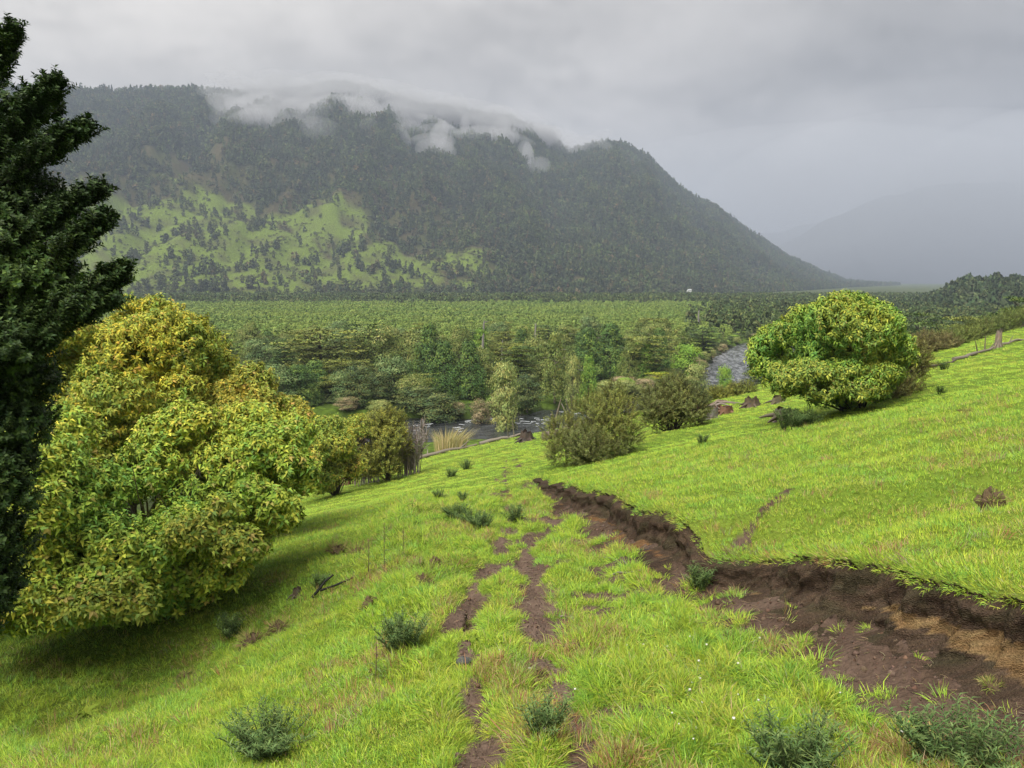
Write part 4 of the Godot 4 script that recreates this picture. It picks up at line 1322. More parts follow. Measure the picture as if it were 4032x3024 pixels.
func stand(called: String, label: String, x: float, s: float, top: float, wide: float, kind: String, group := "", parts := true) -> void:
	var y := maxf(hill(x, s) if s < 90.0 else -99.0, valley(x, s))
	var hgt := maxf(top - y, 1.2)
	var o := thing(called, label, "tree", Vector3(x, y - 0.1, -s), rnd(0, TAU), group)
	var v := rng.randi() % 2
	var b := Basis.from_scale(Vector3(wide * 1.55, hgt, wide * 1.55))
	part("trunk", trunks[kind][v], o, Transform3D(b, Vector3.ZERO))
	part("crown", crowns[kind][v], o, Transform3D(b, Vector3.ZERO))

const LOOK := {"cone0": "dark pointed evergreen", "cone1": "olive pointed tree", "cone2": "fresh green pointed tree", "layer0": "olive tree with flat layered boughs", "layer1": "dark tree with flat layered boughs", "ovoid1": "olive round crowned tree", "ovoid2": "grey green round crowned tree", "ovoid3": "dark round crowned tree"}

func build_riverside() -> void:
	rng.seed = 17
	for r in TREES:
		stand("riverside_tree", r[5], r[0], r[1], r[2] + (0.8 if r[2] > -9.0 else 0.2), r[3], r[4])
	# the trees that fill in behind them
	var kinds := ["cone0", "cone1", "ovoid1", "ovoid3", "layer0", "layer1", "cone2", "ovoid2", "ovoid1", "layer0"]
	var n := 0
	while n < 120:
		var s := rnd(103.0, 172.0)
		var x := rnd(-0.50, 0.32) * s
		if river_gap(x, s) < 3.0 or (s < 112.0 and x > -30.0 and rng.randf() < 0.6):
			continue
		var y := valley(x, s)
		var k: String = kinds[rng.randi() % kinds.size()]
		stand("woodland_tree", LOOK[k] + " in the belt behind the riverside trees", x, s, y + rnd(4.4, 8.0), rnd(3.2, 5.6), k, "trees in the belt behind the river")
		n += 1
	for q in 46:
		var s := rnd(86.0, 106.0)
		var x := rnd(-52.0, -10.0)
		if river_gap(x, s) < 2.0:
			continue
		var k: String = ["ovoid3", "ovoid1", "layer0", "cone0", "ovoid2"][q % 5]
		stand("woodland_tree", LOOK[k] + " beside the dark bend of the river", x, s, valley(x, s) + rnd(3.0, 5.6), rnd(3.2, 5.0), k, "trees beside the dark river bend")
	for q in 84:
		# low bushes that hem the bank
		var k := rng.randi_range(3, 13)
		var a: Vector2 = RIVER[k]
		var b: Vector2 = RIVER[k + 1]
		var d := (b - a).normalized()
		var f := rng.randf()
		var p := a.lerp(b, f) + Vector2(-d.y, d.x) * (lerpf(RIVER_HALF[k], RIVER_HALF[k + 1], f) + rnd(0.6, 2.4)) * (1.0 if q % 4 else -1.0)
		if p.y < 84.0 and q % 4 == 0:
			continue
		var y := valley(p.x, p.y)
		var look: String = ["ovoid3", "ovoid6", "ovoid4", "ovoid5", "ovoid1"][rng.randi() % 5]
		stand("bank_bush", {"ovoid3": "low dark green", "ovoid6": "low brown twiggy", "ovoid4": "low pale grey green", "ovoid5": "low bright green", "ovoid1": "low olive"}[look] + " bush hemming the river bank", p.x, p.y, y + rnd(1.2, 2.4), rnd(1.6, 3.2), look, "low bushes along the river bank")
	# dead standing trunks above the young wood
	for r in [[-4.7, 128.0, -4.6, 0.30, "tall bare grey dead trunk standing above the young wood"], [-4.6, 122.0, -6.4, 0.34, "shorter broken grey trunk beside the tall bare one"], [4.2, 138.0, -5.6, 0.26, "slim dead trunk standing apart in the young wood"], [-1.6, 124.0, -7.6, 0.2, "low pale snag between the taller dead trunks"], [29.5, 150.0, -6.9, 0.3, "pale broken trunk near the wide river reach"], [9.0, 104.0, -8.9, 0.16, "thin white snag on the grassy river bank"], [58.0, 240.0, -7.0, 0.4, "pale trunk at the head of the wide reach"], [75.0, 132.0, -6.5, 0.25, "pale dead trunk behind the crest conifers"]]:
		var y := valley(r[0], r[1])
		var o := thing("dead_tree", r[4], "dead tree", Vector3(r[0], y - 0.1, -r[1]))
		var mb := MB.new()
		var h: float = r[2] - y
		mb.tube([Vector3.ZERO, Vector3(0.05, h * 0.35, 0), Vector3(-0.05, h * 0.7, 0.03), Vector3(0.04, h * 0.93, 0), Vector3(0.12, h, 0)], [r[3], r[3] * 0.8, r[3] * 0.65, r[3] * 0.5, 0.03], 7, Color(0.27, 0.25, 0.23))
		part("trunk", mb.mesh(leafmat("bark_twigs")), o)
		var ms := MB.new()
		for q in 4:
			var f := rnd(0.5, 0.95)
			var p := Vector3(0, h * f, 0)
			var tip := p + Vector3(rnd(-1, 1), rnd(-0.1, 0.4), rnd(-1, 1)) * 0.9
			ms.tube([p, tip], [r[3] * 0.3, 0.02], 4, Color(0.25, 0.23, 0.21))
		part("branch_stubs", ms.mesh(leafmat("bark_twigs")), o)

# small crowns for woods that read as one mass
func far_crown(pal: Array, kind: String, clumps: int, per: int, l: float) -> ArrayMesh:
	return crown(kind, pal, clumps, per, l)

func build_woods() -> void:
	rng.seed = 53
	var fresh := [Color(0.235, 0.315, 0.06), Color(0.265, 0.335, 0.065), Color(0.205, 0.285, 0.055)]
	var young := [far_crown(fresh, "cone", 26, 15, 0.10), far_crown(fresh, "ovoid", 26, 15, 0.10), far_crown(fresh, "dome", 26, 15, 0.11)]
	var lists := [[], [], []]
	var old := []
	var cols := [PackedColorArray(), PackedColorArray(), PackedColorArray()]
	var s := 150.0
	while s < 640.0:
		var step := 1.75 + s * 0.0017
		var x := -0.86 * s
		while x < 0.80 * s:
			var px := x + rnd(-0.5, 0.5) * step
			var ps := s + rnd(-0.5, 0.5) * step
			x += step
			if ps < 260.0 and (river_gap(px, ps) < 4.0 or ps < 125.0 and rng.randf() < 0.35 + 0.5 * smoothstep(0.0, 0.3, na.get_noise_2d(px * 6.0, ps * 6.0))):
				continue
			if ps > ridge(px / ps, 3) - 6.0:
				continue
			var n := na.get_noise_2d(px * 1.6, ps * 3.0)
			var tall := rnd(2.0, 3.1) * (1.0 + 0.25 * n)
			var c := Color.WHITE.lerp(Color(0.72, 0.82, 0.85), clampf(0.3 + n * 1.5, 0, 1))
			if ps > 460.0 or px / ps > 0.22:
				# older, taller trees of the darker forest kind stand among the young ones here
				var f := maxf(smoothstep(470.0, 520.0, ps + 60.0 * n), smoothstep(0.22, 0.34, px / ps))
				if rng.randf() < f * 0.45:
					var big := rnd(3.5, 6.5)
					old.append([Vector3(px, valley(px, ps) - 0.15, -ps), big])
					continue
			elif rng.randf() < 0.010:
				tall *= 1.5
			var k := rng.randi() % 3
			var w := tall * rnd(0.8, 1.15)
			lists[k].append(Transform3D(Basis(Vector3.UP, rnd(0, TAU)) * Basis.from_scale(Vector3(w, tall, w)), Vector3(px, valley(px, ps) - 0.15, -ps)))
			cols[k].append(jig(c, 0.07))
		s += step
	for k in 3:
		copies("young_wood", young[k], lists[k], cols[k], self, "dense pale green young wood filling the flat valley floor")
	# the mountain forest
	var dim := [Color(0.058, 0.080, 0.032), Color(0.074, 0.094, 0.036), Color(0.048, 0.066, 0.030), Color(0.088, 0.098, 0.044)]
	var wild := [far_crown(dim, "ovoid", 15, 9, 0.23), far_crown(dim, "dome", 14, 9, 0.25), far_crown(dim, "cone", 15, 9, 0.22), far_crown(dim, "ovoid", 14, 9, 0.26)]
	lists = [[], [], [], []]
	cols = [PackedColorArray(), PackedColorArray(), PackedColorArray(), PackedColorArray()]
	for e in old:
		var k := rng.randi() % 4
		lists[k].append(Transform3D(Basis(Vector3.UP, rnd(0, TAU)) * Basis.from_scale(Vector3(e[1] * 0.85, e[1], e[1] * 0.85)), e[0]))
		cols[k].append(jig(Color(1.35, 1.5, 1.0), 0.2))
	var t := -0.78
	while t < 0.50:
		var sb := ridge(t, 3)
		var sr := ridge(t, 1)
		var v := 0.0
		var step_t := 6.3 / lerpf(sb, sr, 0.45)
		while v < 1.04:
			var step_v := 6.6 / (sr - sb) / 1.12
			var tt := t + rnd(-0.6, 0.6) * step_t
			var vv := v + rnd(-0.6, 0.6) * step_v
			v += step_v
			var g := pasture(tt, vv)
			var clump := nb.get_noise_2d(tt * 1300.0 + 80.0, vv * 1700.0)
			if vv < 0.5 and (g > -0.35 and rng.randf() < (0.35 if clump > 0.22 else 0.97) or g > -1.0 and rng.randf() < 0.55):
				continue
			var p := slope_at(tt, vv)
			var tall := rnd(6.5, 12.5) * (1.0 if rng.randf() < 0.9 else 1.35)
			var w := rnd(5.5, 9.5)
			var n := na.get_noise_2d(p.x * 1.4, p.z * 1.4) + 0.5 * nb.get_noise_2d(p.x * 5.0, p.z * 5.0)
			var c := Color(0.72, 0.80, 0.78).lerp(Color(1.3, 1.42, 1.05), clampf(0.38 + n * 1.6, 0, 1))
			if rng.randf() < 0.10: c = Color(1.5, 1.1, 1.1)
			var k := rng.randi() % 4
			lists[k].append(Transform3D(Basis(Vector3.UP, rnd(0, TAU)) * Basis.from_scale(Vector3(w, tall, w)), p - Vector3(0, 1.2, 0)))
			cols[k].append(jig(c, 0.22))
		t += step_t
	# the wooded hill that closes the valley on the other side
	for q in 2600:
		var tt := rnd(0.46, 0.86)
		var p := knoll_at(tt, rnd(-0.1, 1.15))
		var big := 1.0 + 0.55 * smoothstep(0.55, 0.58, tt) * rng.randf()
		var w := rnd(4.0, 7.0) * big
		var k := rng.randi() % 4
		lists[k].append(Transform3D(Basis(Vector3.UP, rnd(0, TAU)) * Basis.from_scale(Vector3(w, rnd(4.5, 8.0) * big, w)), p - Vector3(0, 0.8, 0)))
		cols[k].append(jig(Color(0.95, 1.1, 0.95), 0.25))
	for k in 4:
		copies("forest", wild[k], lists[k], cols[k], self, "dark evergreen forest clothing the mountain and the far hill")
	print("woods ", lists[0].size() * 4)
	# single trees and bushes on the open pasture, and the taller trees along the mountain foot
	var lone := [far_crown(dim, "cone", 40, 14, 0.11), far_crown(dim, "ovoid", 40, 14, 0.11), far_crown(dim, "dome", 36, 14, 0.13), far_crown([Color(0.075, 0.085, 0.035), Color(0.06, 0.07, 0.03)], "ovoid", 40, 14, 0.11)]
	var post := trunk(0.8, 0.03, Color(0.16, 0.14, 0.12), 4)
	var count := 0
	while count < 290:
		var tt := rnd(-0.62, -0.02)
		var vv := rnd(0.01, 0.37)
		var g := pasture(tt, vv)
		if g < -0.1 or rng.randf() > 0.06 + clampf(0.25 + nb.get_noise_2d(tt * 1500.0, vv * 2400.0) * 3.2, 0, 1):
			continue
		var p := slope_at(tt, vv)
		var bush := rng.randf() < 0.5
		var tall := rnd(2.2, 4.5) if bush else rnd(6.0, 13.0)
		var look: int = 2 if bush else [0, 1, 3][rng.randi() % 3]
		var o := thing("pasture_bush" if bush else "pasture_tree", (("small" if tall < 3.2 else "large") + " dark rounded bush dotting the bright mountain pasture") if bush else ["dark pointed", "dark round crowned", "", "brownish round crowned"][look] + " tree standing alone on the mountain pasture", "bush" if bush else "tree", p - Vector3(0, 0.3, 0), rnd(0, TAU), "bushes dotting the mountain pasture" if bush else "single trees on the mountain pasture")
		var w := tall * (rnd(0.95, 1.5) if bush else rnd(0.45, 0.75))
		var b := Basis.from_scale(Vector3(w, tall, w))
		part("crown", lone[look], o, Transform3D(b, Vector3.ZERO))
		if not bush:
			part("trunk", post, o, Transform3D(b, Vector3.ZERO))
		count += 1
	for q in 110:
		var tt := -0.56 + 1.0 * (q + rnd(-0.4, 0.4)) / 110.0
		var p := slope_at(tt, rnd(-0.015, 0.03))
		var tall := rnd(7.0, 14.0)
		var w := tall * rnd(0.6, 1.0)
		var look: int = [0, 1, 3, 1][rng.randi() % 4]
		var o := thing("foothill_tree", ["dark pointed", "dark green round crowned", "", "brownish green round crowned"][look] + " tree in the row along the mountain foot", "tree", p - Vector3(0, 0.5, 0), rnd(0, TAU), "trees along the mountain foot")
		var b := Basis.from_scale(Vector3(w, tall, w))
		part("crown", lone[look], o, Transform3D(b, Vector3.ZERO))
		part("trunk", post, o, Transform3D(b, Vector3.ZERO))
	# scrub too small to tell apart
	var scrub := []
	var sc := PackedColorArray()
	for q in 11000:
		var tt := rnd(-0.66, 0.0)
		var vv := rnd(0.0, 0.43)
		var g := pasture(tt, vv)
		if g < -1.1 or rng.randf() < (0.10 if nb.get_noise_2d(tt * 2000.0, vv * 3600.0) > 0.12 else 0.9 if g > 0.15 else 0.25):
			continue
		var p := slope_at(tt, vv)
		var w := rnd(1.0, 3.6)
		scrub.append(Transform3D(Basis(Vector3.UP, rnd(0, TAU)) * Basis.from_scale(Vector3(w, rnd(0.7, 2.2), w * rnd(0.7, 1.6))), p - Vector3(0, 0.2, 0)))
		sc.append(jig(Color(1.5, 1.4, 1.2), 0.3))
	copies("scrub", wild[1], scrub, sc, self, "low brown green scrub scattered over the mountain pasture")

# ---------------------------------------------------------------- the cut bank
func build_bank(ground: Node) -> void:
	rng.seed = 8
	var mb := MB.new()
	var rows := 30
	var n := 0
	var s := 1.4
	while s < 17.2:
		n += 1
		s += 0.022 if s < 9.0 else 0.045
	s = 1.4
	var ss := []
	while s < 17.2:
		ss.append(s)
		s += 0.022 if s < 9.0 else 0.045
	var lower := []
	for q in ss:
		var xb: float = tb(tb_bank, q)
		lower.append([xb, hill(xb - 0.34, q) - 0.03, spot(xb + FACE + 0.03, q)])
	for r in rows:
		var f := r / (rows - 1.0)
		for k in ss.size():
			var q: float = ss[k]
			var h := tb(tb_height, q)
			var foot: float = lower[k][1]
			var lip: Vector3 = lower[k][2]
			var xb: float = lower[k][0]
			var y := lerpf(foot, lip.y - 0.012, f)
			var ledge := 0.30 + 0.08 * na.get_noise_1d(q * 130.0)
			var off := lerpf(-0.30, -0.02, smoothstep(0.0, ledge, f)) if f < ledge else lerpf(-0.02, 0.035, smoothstep(ledge, ledge + 0.25, f))
			off *= clampf(h / 0.4, 0.15, 1.2)
			var x := xb + off
			x = lerpf(x, lip.x + 0.01, smoothstep(0.80, 1.0, f))
			var keep := sin(clampf(f, 0, 1) * PI)
			x += keep * h * (0.16 * na.get_noise_2d(q * 210.0, f * 130.0) + 0.07 * nc.get_noise_2d(q * 900.0, f * 300.0 + q * 60.0) + 0.04 * nb.get_noise_2d(q * 2600.0, f * 500.0))
			var e := Color(0.105, 0.070, 0.048).lerp(Color(0.19, 0.13, 0.086), clampf(0.45 + 0.8 * nc.get_noise_2d(q * 700.0, f * 160.0), 0, 1))
			e = e.lerp(Color(0.10, 0.10, 0.05), clampf(nb.get_noise_2d(q * 260.0, f * 260.0 + 40.0) * 1.1 - 0.05, 0, 0.45))
			var seam := table([1.4, 3.2, 4.2, 4.8, 5.2, 5.6, 17], [0.30, 0.34, 0.44, 0.50, 0.46, 0.2, 0.16], q) + 0.05 * na.get_noise_1d(q * 240.0)
			var thick := table([1.4, 3.4, 4.3, 4.75, 5.0, 5.1, 7.9, 8.6, 9.6, 10.4, 10.6, 17], [0.15, 0.15, 0.12, 0.07, 0.03, 0.0, 0.0, 0.12, 0.16, 0.05, 0.0, 0.0], q) * (1.0 + 0.6 * nb.get_noise_1d(q * 330.0))
			if absf(f - seam) < thick + 0.03 * nc.get_noise_2d(q * 900.0, f * 900.0):
				e = Color(0.46, 0.31, 0.15).lerp(Color(0.33, 0.20, 0.09), clampf(0.5 + nc.get_noise_2d(q * 800.0, f * 900.0), 0, 1))
				if q > 7.0: e = e.lerp(Color(0.30, 0.14, 0.06), 0.6)
			mb.vert(Vector3(x, y, -q), Vector3.UP, jig(e, 0.10))
	grid(mb, rows, ss.size())
	var m := texmat("cut_earth", 2.3, noise_tex(0.05, 5, Color(0.45, 0.45, 0.45), Color(1, 1, 1), 33, 512), noise_tex(0.07, 5, Color(0, 0, 0), Color(1, 1, 1), 34, 512), 2.2)
	m.cull_mode = BaseMaterial3D.CULL_DISABLED
	part("earth_bank", mb.mesh(m), ground)
	# fine roots hanging from the turf
	var rt := MB.new()
	for q in 620:
		var a := rnd(1.6, 14.5)
		var lip := spot(tb(tb_bank, a) + FACE + 0.02, a)
		var l := rnd(0.04, 0.2) * clampf(tb(tb_height, a) / 0.45, 0.2, 1.1)
		var p := lip + Vector3(rnd(-0.01, 0.05), -0.015, 0)
		var e := p + Vector3(rnd(-0.02, 0.03), -l, rnd(-0.05, 0.05))
		rt.tube([p, p.lerp(e, 0.5) + rdir() * 0.012, e], [0.0018, 0.0014, 0.0008], 3, jig(Color(0.17, 0.12, 0.075), 0.35), false)
	var ro := part("hanging_roots", rt.mesh(leafmat("bark_twigs")), ground)
	ro.set_meta("kind", "stuff")

func lump(r: Vector3, rough: float, a: Color, b: Color, seed_: float, seg := 22) -> MB:
	var mb := MB.new()
	var rings := seg / 2
	for i in rings + 1:
		for j in seg + 1:
			var u := PI * i / rings
			var w := TAU * j / seg
			var d := Vector3(sin(u) * cos(w), cos(u), sin(u) * sin(w))
			var k := 1.0 + rough * (na.get_noise_3dv(d * 130.0 + Vector3.ONE * seed_ * 77.0) + 0.6 * nc.get_noise_3dv(d * 400.0 + Vector3.ONE * seed_ * 31.0))
			mb.vert(d * r * k, d, a.lerp(b, clampf(0.5 + nb.get_noise_3dv(d * 300.0 + Vector3.ONE * seed_), 0, 1)))
	grid(mb, rings + 1, seg + 1)
	for q in mb.n.size():
		if mb.n[q].dot(mb.v[q]) < 0.0:
			mb.n[q] = -mb.n[q]
	for q in range(0, mb.i.size(), 3):
		var p0 := mb.v[mb.i[q]]
		var p1 := mb.v[mb.i[q + 1]]
		var p2 := mb.v[mb.i[q + 2]]
		if (p2 - p0).cross(p1 - p0).dot(p0 + p1 + p2) < 0.0:
			var t := mb.i[q + 1]
			mb.i[q + 1] = mb.i[q + 2]
			mb.i[q + 2] = t
	return mb

func at_spot(x: float, s: float) -> Vector3:
	return spot(x, s)

# ---------------------------------------------------------------- weeds
func weed(h: float, w: float, stems: int, pal: Array, seed_: int) -> Array:
	rng.seed = seed_
	var st := MB.new()
	var lf := MB.new()
	for q in stems:
		var a := rnd(0, TAU)
		var lean := sqrt(rng.randf())
		var tip := Vector3(cos(a) * lean * w * 0.5, h * rnd(0.6, 1.0) * (1.0 - 0.25 * lean), sin(a) * lean * w * 0.5)
		var root := Vector3(cos(a), 0, sin(a)) * lean * w * 0.16
		var mid := root.lerp(tip, 0.5) + Vector3(0, h * 0.08, 0)
		st.tube([root, mid, tip], [0.0045, 0.0035, 0.0015], 4, jig(Color(0.09, 0.12, 0.05), 0.2), false)
		var n := int(44 * h / 0.4)
		for j in n:
			var f := (j + 0.5) / n
			var p := root.lerp(mid, f * 2.0) if f < 0.5 else mid.lerp(tip, f * 2.0 - 1.0)
			var b := TAU * (j * 0.382) + rnd(-0.3, 0.3)
			var o := Vector3(cos(b), rnd(0.3, 1.1), sin(b)).normalized()
			lf.leaf(p, o, Vector3.UP, rnd(0.04, 0.085) * lerpf(1.2, 0.7, f), rnd(0.006, 0.010), rnd(0.05, 0.4), jig(pal[rng.randi() % pal.size()], 0.2))
	return [st.mesh(leafmat("weed_stems", 0.7, Color.BLACK)), lf.mesh(leafmat("weed_leaves", 0.7, Color(0.10, 0.14, 0.05), 0.25))]

func build_weeds() -> void:
	var teal := [Color(0.10, 0.165, 0.05), Color(0.075, 0.13, 0.042), Color(0.125, 0.195, 0.06), Color(0.165, 0.23, 0.075)]
	var kinds := [weed(0.40, 0.52, 40, teal, 41), weed(0.36, 0.66, 52, teal, 42), weed(0.28, 0.34, 20, teal, 43)]
	var spots := [
		[-0.85, 5.65, 0, 0.95, "dense dark green thistle clump beside the bare rut and a stone"],
		[-1.49, 4.40, 1, 0.95, "wide grey green thistle patch over brown trampled turf"],
		[1.31, 3.32, 0, 1.05, "feathery thistle clump growing in long grass beside the bare earth"],
		[2.05, 3.26, 1, 1.0, "broad grey green thistle clump at the lower end of the bare earth"],
		[0.16, 3.80, 2, 0.95, "small dark weed rooted on the grassy hump between the ruts"],
		[1.70, 6.72, 2, 0.95, "small bluish weed in the gap of the earth bank"],
		[-3.18, 8.30, 2, 1.1, "thin thistle standing in the shade of the big shrub"],
		[-2.31, 8.83, 2, 0.85, "little thistle beside the charred stick"],
		[-0.92, 12.3, 1, 0.85, "round dark thistle bush on the edge of the track"],
		[-0.62, 11.6, 1, 0.9, "paler thistle bush touching the round dark one"],
		[-0.45, 10.6, 0, 0.85, "loose thistle clump just below the pair of thistle bushes"],
		[0.03, 11.0, 2, 1.15, "small thistle between the two ruts higher on the track"],
		[-1.5, 15.5, 2, 1.0, "dark broad leaved weed above the pair of thistle bushes"],
		[-0.95, 14.6, 2, 0.8, "low grey weed beside reddish grass"],
		[-1.95, 24.0, 2, 1.5, "dark weed on the old track bank"],
		[-1.6, 26.5, 2, 1.6, "second dark weed on the old track bank beyond the first"],
		[4.16, 16.6, 2, 1.1, "thin lone weed standing in the open pasture"],
		[5.82, 15.9, 0, 1.5, "tall thistle clump in front of the rotten stump"],
		[6.35, 16.3, 1, 1.35, "wide thistle patch under the edge of the dome shaped shrub"],
		[9.9, 17.6, 2, 0.9, "small weed in the grass beside the dark brownish shrub"],
		[13.9, 24.6, 2, 1.4, "dry grey weed on the upper pasture"],
	]
	rng.seed = 44
	for e in spots:
		var o := thing("thistle", e[4], "weed", at_spot(e[0], e[1]) - Vector3(0, 0.02, 0), rnd(0, TAU), "")
		o.scale = Vector3.ONE * e[3]
		part("stems", kinds[e[2]][0], o)
		var l := part("leaves", kinds[e[2]][1], o)
		l.set_meta("kind", "stuff")
	# foxglove seed stalks
	for e in [[-1.43, 8.25, 0.62, "tall dry foxglove stalk standing in the grass beside the track"], [-1.69, 8.69, 0.42, "thin short seed stalk left of the tall foxglove stalk".replace("left of", "behind")], [-1.33, 9.03, 0.34, "short bent seed stalk uphill from the tall foxglove stalk"], [-0.98, 5.2, 0.30, "low dry stalk near the dense thistle clump"]]:
		var o := thing("foxglove", e[3], "plant", at_spot(e[0], e[1]))
		var st := MB.new()
		var h: float = e[2]
		st.tube([Vector3(0, -0.02, 0), Vector3(0.008, h * 0.5, 0), Vector3(0.015, h, 0.01)], [0.005, 0.004, 0.002], 5, Color(0.17, 0.14, 0.07))
		part("stalk", st.mesh(leafmat("weed_stems")), o)
		var pods := MB.new()
		for q in 26:
			var y := h * rnd(0.6, 0.97)
			var a := rnd(0, TAU)
			pods.leaf(Vector3(0.012, y, 0.006), Vector3(cos(a), 0.5, sin(a)).normalized(), Vector3.UP, 0.022, 0.010, 0.3, jig(Color(0.26, 0.16, 0.12), 0.3))
		part("seed_head", pods.mesh(leafmat("weed_leaves")), o)
		for q in 6:
			var lf := MB.new()
			var a := q * 2.4
			lf.leaf(Vector3(0.005, h * (0.06 + 0.075 * q), 0), Vector3(cos(a), 0.45, sin(a)).normalized(), Vector3.UP, 0.085, 0.022, 0.35, jig(Color(0.12, 0.17, 0.05), 0.2))
			part("leaf", lf.mesh(leafmat("weed_leaves")), o)
	# dock plant with broad leaves
	for e in [[-0.84, 9.0, 0.13, "clump of broad glossy dock leaves on the edge of the track"], [-3.9, 6.6, 0.12, "small bright yellow green seedling in the shaded hollow"]]:
		var o := thing("dock_plant", e[3], "plant", at_spot(e[0], e[1]))
		for q in 11:
			var lf := MB.new()
			var a := q * 2.4 + rnd(-0.2, 0.2)
			lf.leaf(Vector3(cos(a), 0.1, sin(a)) * 0.012, Vector3(cos(a), rnd(0.5, 1.3), sin(a)).normalized(), Vector3.UP, e[2] * rnd(0.8, 1.2), e[2] * 0.4, 0.5, jig(Color(0.10, 0.22, 0.05) if e[2] > 0.125 else Color(0.25, 0.33, 0.04), 0.15))
			part("leaf", lf.mesh(leafmat("weed_leaves")), o)

# ---------------------------------------------------------------- clods, stumps, wood, stones
func build_litter() -> void:
	rng.seed = 61
	var clod_lines := [
		[-2.69, 7.55, 0.17, 0.11, "brown matted clod of turned earth in the lush grass hollow"], [-2.45, 7.7, 0.15, 0.12, "second brown clod joined to the matted one in the hollow"],
		[-0.92, 7.45, 0.15, 0.13, "brown grassy clod on the edge of the track"], [-1.11, 8.6, 0.13, 0.10, "torn turf clod beside the dock leaves"], [-0.86, 8.3, 0.10, 0.07, "small dark clod between the torn turf and the grassy one"],
		[-1.33, 6.9, 0.08, 0.07, "round dark clod behind the dense thistle clump"], [0.17, 4.82, 0.09, 0.05, "uprooted turf with reddish roots between the ruts"], [4.01, 6.24, 0.13, 0.15, "rusty brown earth hummock on the open slope above the bank"],
		[-3.25, 7.25, 0.12, 0.06, "low straw coloured clod below the shaded hollow"], [0.52, 3.55, 0.05, 0.035, "dark hoof churned lump in the bare rut"], [2.62, 3.95, 0.07, 0.025, "flat dark crumb of earth on the bare ground"], [-2.46, 10.5, 0.2, 0.07, "low brown tussock in the smooth grass"],
		[-2.1, 10.2, 0.22, 0.06, "flattened brown tussock next to the low one"], [6.83, 11.4, 0.11, 0.03, "flat dark turf scrap on the upper slope"], [2.05, 6.95, 0.07, 0.03, "small bare clod above the gap of the bank"], [1.55, 5.2, 0.06, 0.035, "reddish dung lump on the bare earth"], [-0.35, 6.1, 0.05, 0.03, "tiny dark clod in the narrow rut"],
	]
	var straw := tuft(16, 0.05, 0.03, 0.09, 0.004, 1.3, [Color(0.32, 0.25, 0.10), Color(0.22, 0.17, 0.07), Color(0.26, 0.36, 0.05), Color(0.25, 0.34, 0.05)])
	for e in clod_lines:
		var o := thing("earth_clod", e[4], "clod", at_spot(e[0], e[1]) + Vector3(0, e[3] * 0.35, 0), rnd(0, TAU))
		var soil := part("soil", lump(Vector3(e[2], e[3], e[2] * 0.8) * 0.85, 0.8, Color(0.085, 0.058, 0.038), Color(0.155, 0.112, 0.068), e[0] + e[1]).mesh(leafmat("clod_soil", 0.95, Color.BLACK, 0.2)), o)
		for q in 20:
			var a := rnd(0, TAU)
			var d := Vector3(cos(a), rnd(0.1, 1.5), sin(a)).normalized()
			part("dry_grass", straw, soil, Transform3D(upto(d, rnd(0, TAU), rnd(0.6, 1.1) * e[2] / 0.13), d * Vector3(e[2], e[3], e[2] * 0.8) * 0.8))
	# the round stone in the rut
	var st := part("stone", lump(Vector3(0.052, 0.036, 0.042), 0.25, Color(0.06, 0.06, 0.06), Color(0.10, 0.10, 0.095), 3.0).mesh(leafmat("stone_grey", 0.8, Color.BLACK, 0.3)), self, Transform3D(Basis(), at_spot(-0.34, 5.12) + Vector3(0, 0.02, 0)))
	tag(st, "dark grey rounded stone at the edge of the bare rut", "stone")
	# charred stick
	var burnt := Color(0.022, 0.02, 0.018)
	var p0 := at_spot(-2.28, 8.5)
	var o := thing("charred_stick", "forked charred stick lying in the grass beside a little thistle", "stick", p0)
	var s1 := MB.new()
	s1.tube([Vector3(-0.03, 0.0, 0), Vector3(0.03, 0.07, -0.02), Vector3(0.11, 0.17, -0.06), Vector3(0.20, 0.235, -0.1)], [0.018, 0.017, 0.014, 0.011], 7, burnt)
	part("branch", s1.mesh(leafmat("bark_twigs")), o)
	s1 = MB.new()
	s1.tube([Vector3(0.06, 0.075, -0.02), Vector3(0.2, 0.10, -0.1), Vector3(0.34, 0.13, -0.2), Vector3(0.48, 0.16, -0.32)], [0.014, 0.013, 0.012, 0.008], 7, burnt)
	part("branch", s1.mesh(leafmat("bark_twigs")), o)
	wood_stump("stump", "small weathered stump in the grass behind the charred stick", at_spot(-2.55, 8.74), 0.06, 0.14, Color(0.13, 0.10, 0.075))
	fallen("log", "grey flattened dead log at the edge of the big shrub", at_spot(-4.35, 10.0), at_spot(-3.72, 9.78), 0.07, Color(0.19, 0.155, 0.12), 0.05)
	for e in [[0.86, 8.7, 1.25, 7.35, 0.008, "pale crooked twig lying across the track"], [1.2, 8.2, 1.62, 7.9, 0.010, "short dark twig by the foot of the bank"], [1.0, 7.5, 1.3, 7.2, 0.009, "dark broken twig beside the pale crooked one"], [1.28, 6.25, 1.45, 6.1, 0.012, "short pale stick in the trampled patch"], [0.42, 6.25, 0.52, 6.3, 0.008, "curved pale twig on the bare patch"]]:
		fallen("twig", e[5], at_spot(e[0], e[1]), at_spot(e[2], e[3]), e[4], Color(0.26, 0.22, 0.18) if "pale" in e[5] else Color(0.06, 0.05, 0.04), 0.012)
	# rotten stumps and heaps of torn roots on the slope
	wood_stump("stump", "broad rotten stump beside the dome shaped shrub", at_spot(6.98, 19.4), 0.30, 0.30, Color(0.17, 0.135, 0.10))
	wood_stump("stump", "dark split stump on the slope above the heap of red roots", at_spot(8.48, 26.9), 0.26, 0.36, Color(0.10, 0.075, 0.05))
	wood_stump("stump", "pair of mossy stump roots behind the dark split stump", at_spot(9.08, 26.0), 0.22, 0.3, Color(0.12, 0.10, 0.06))
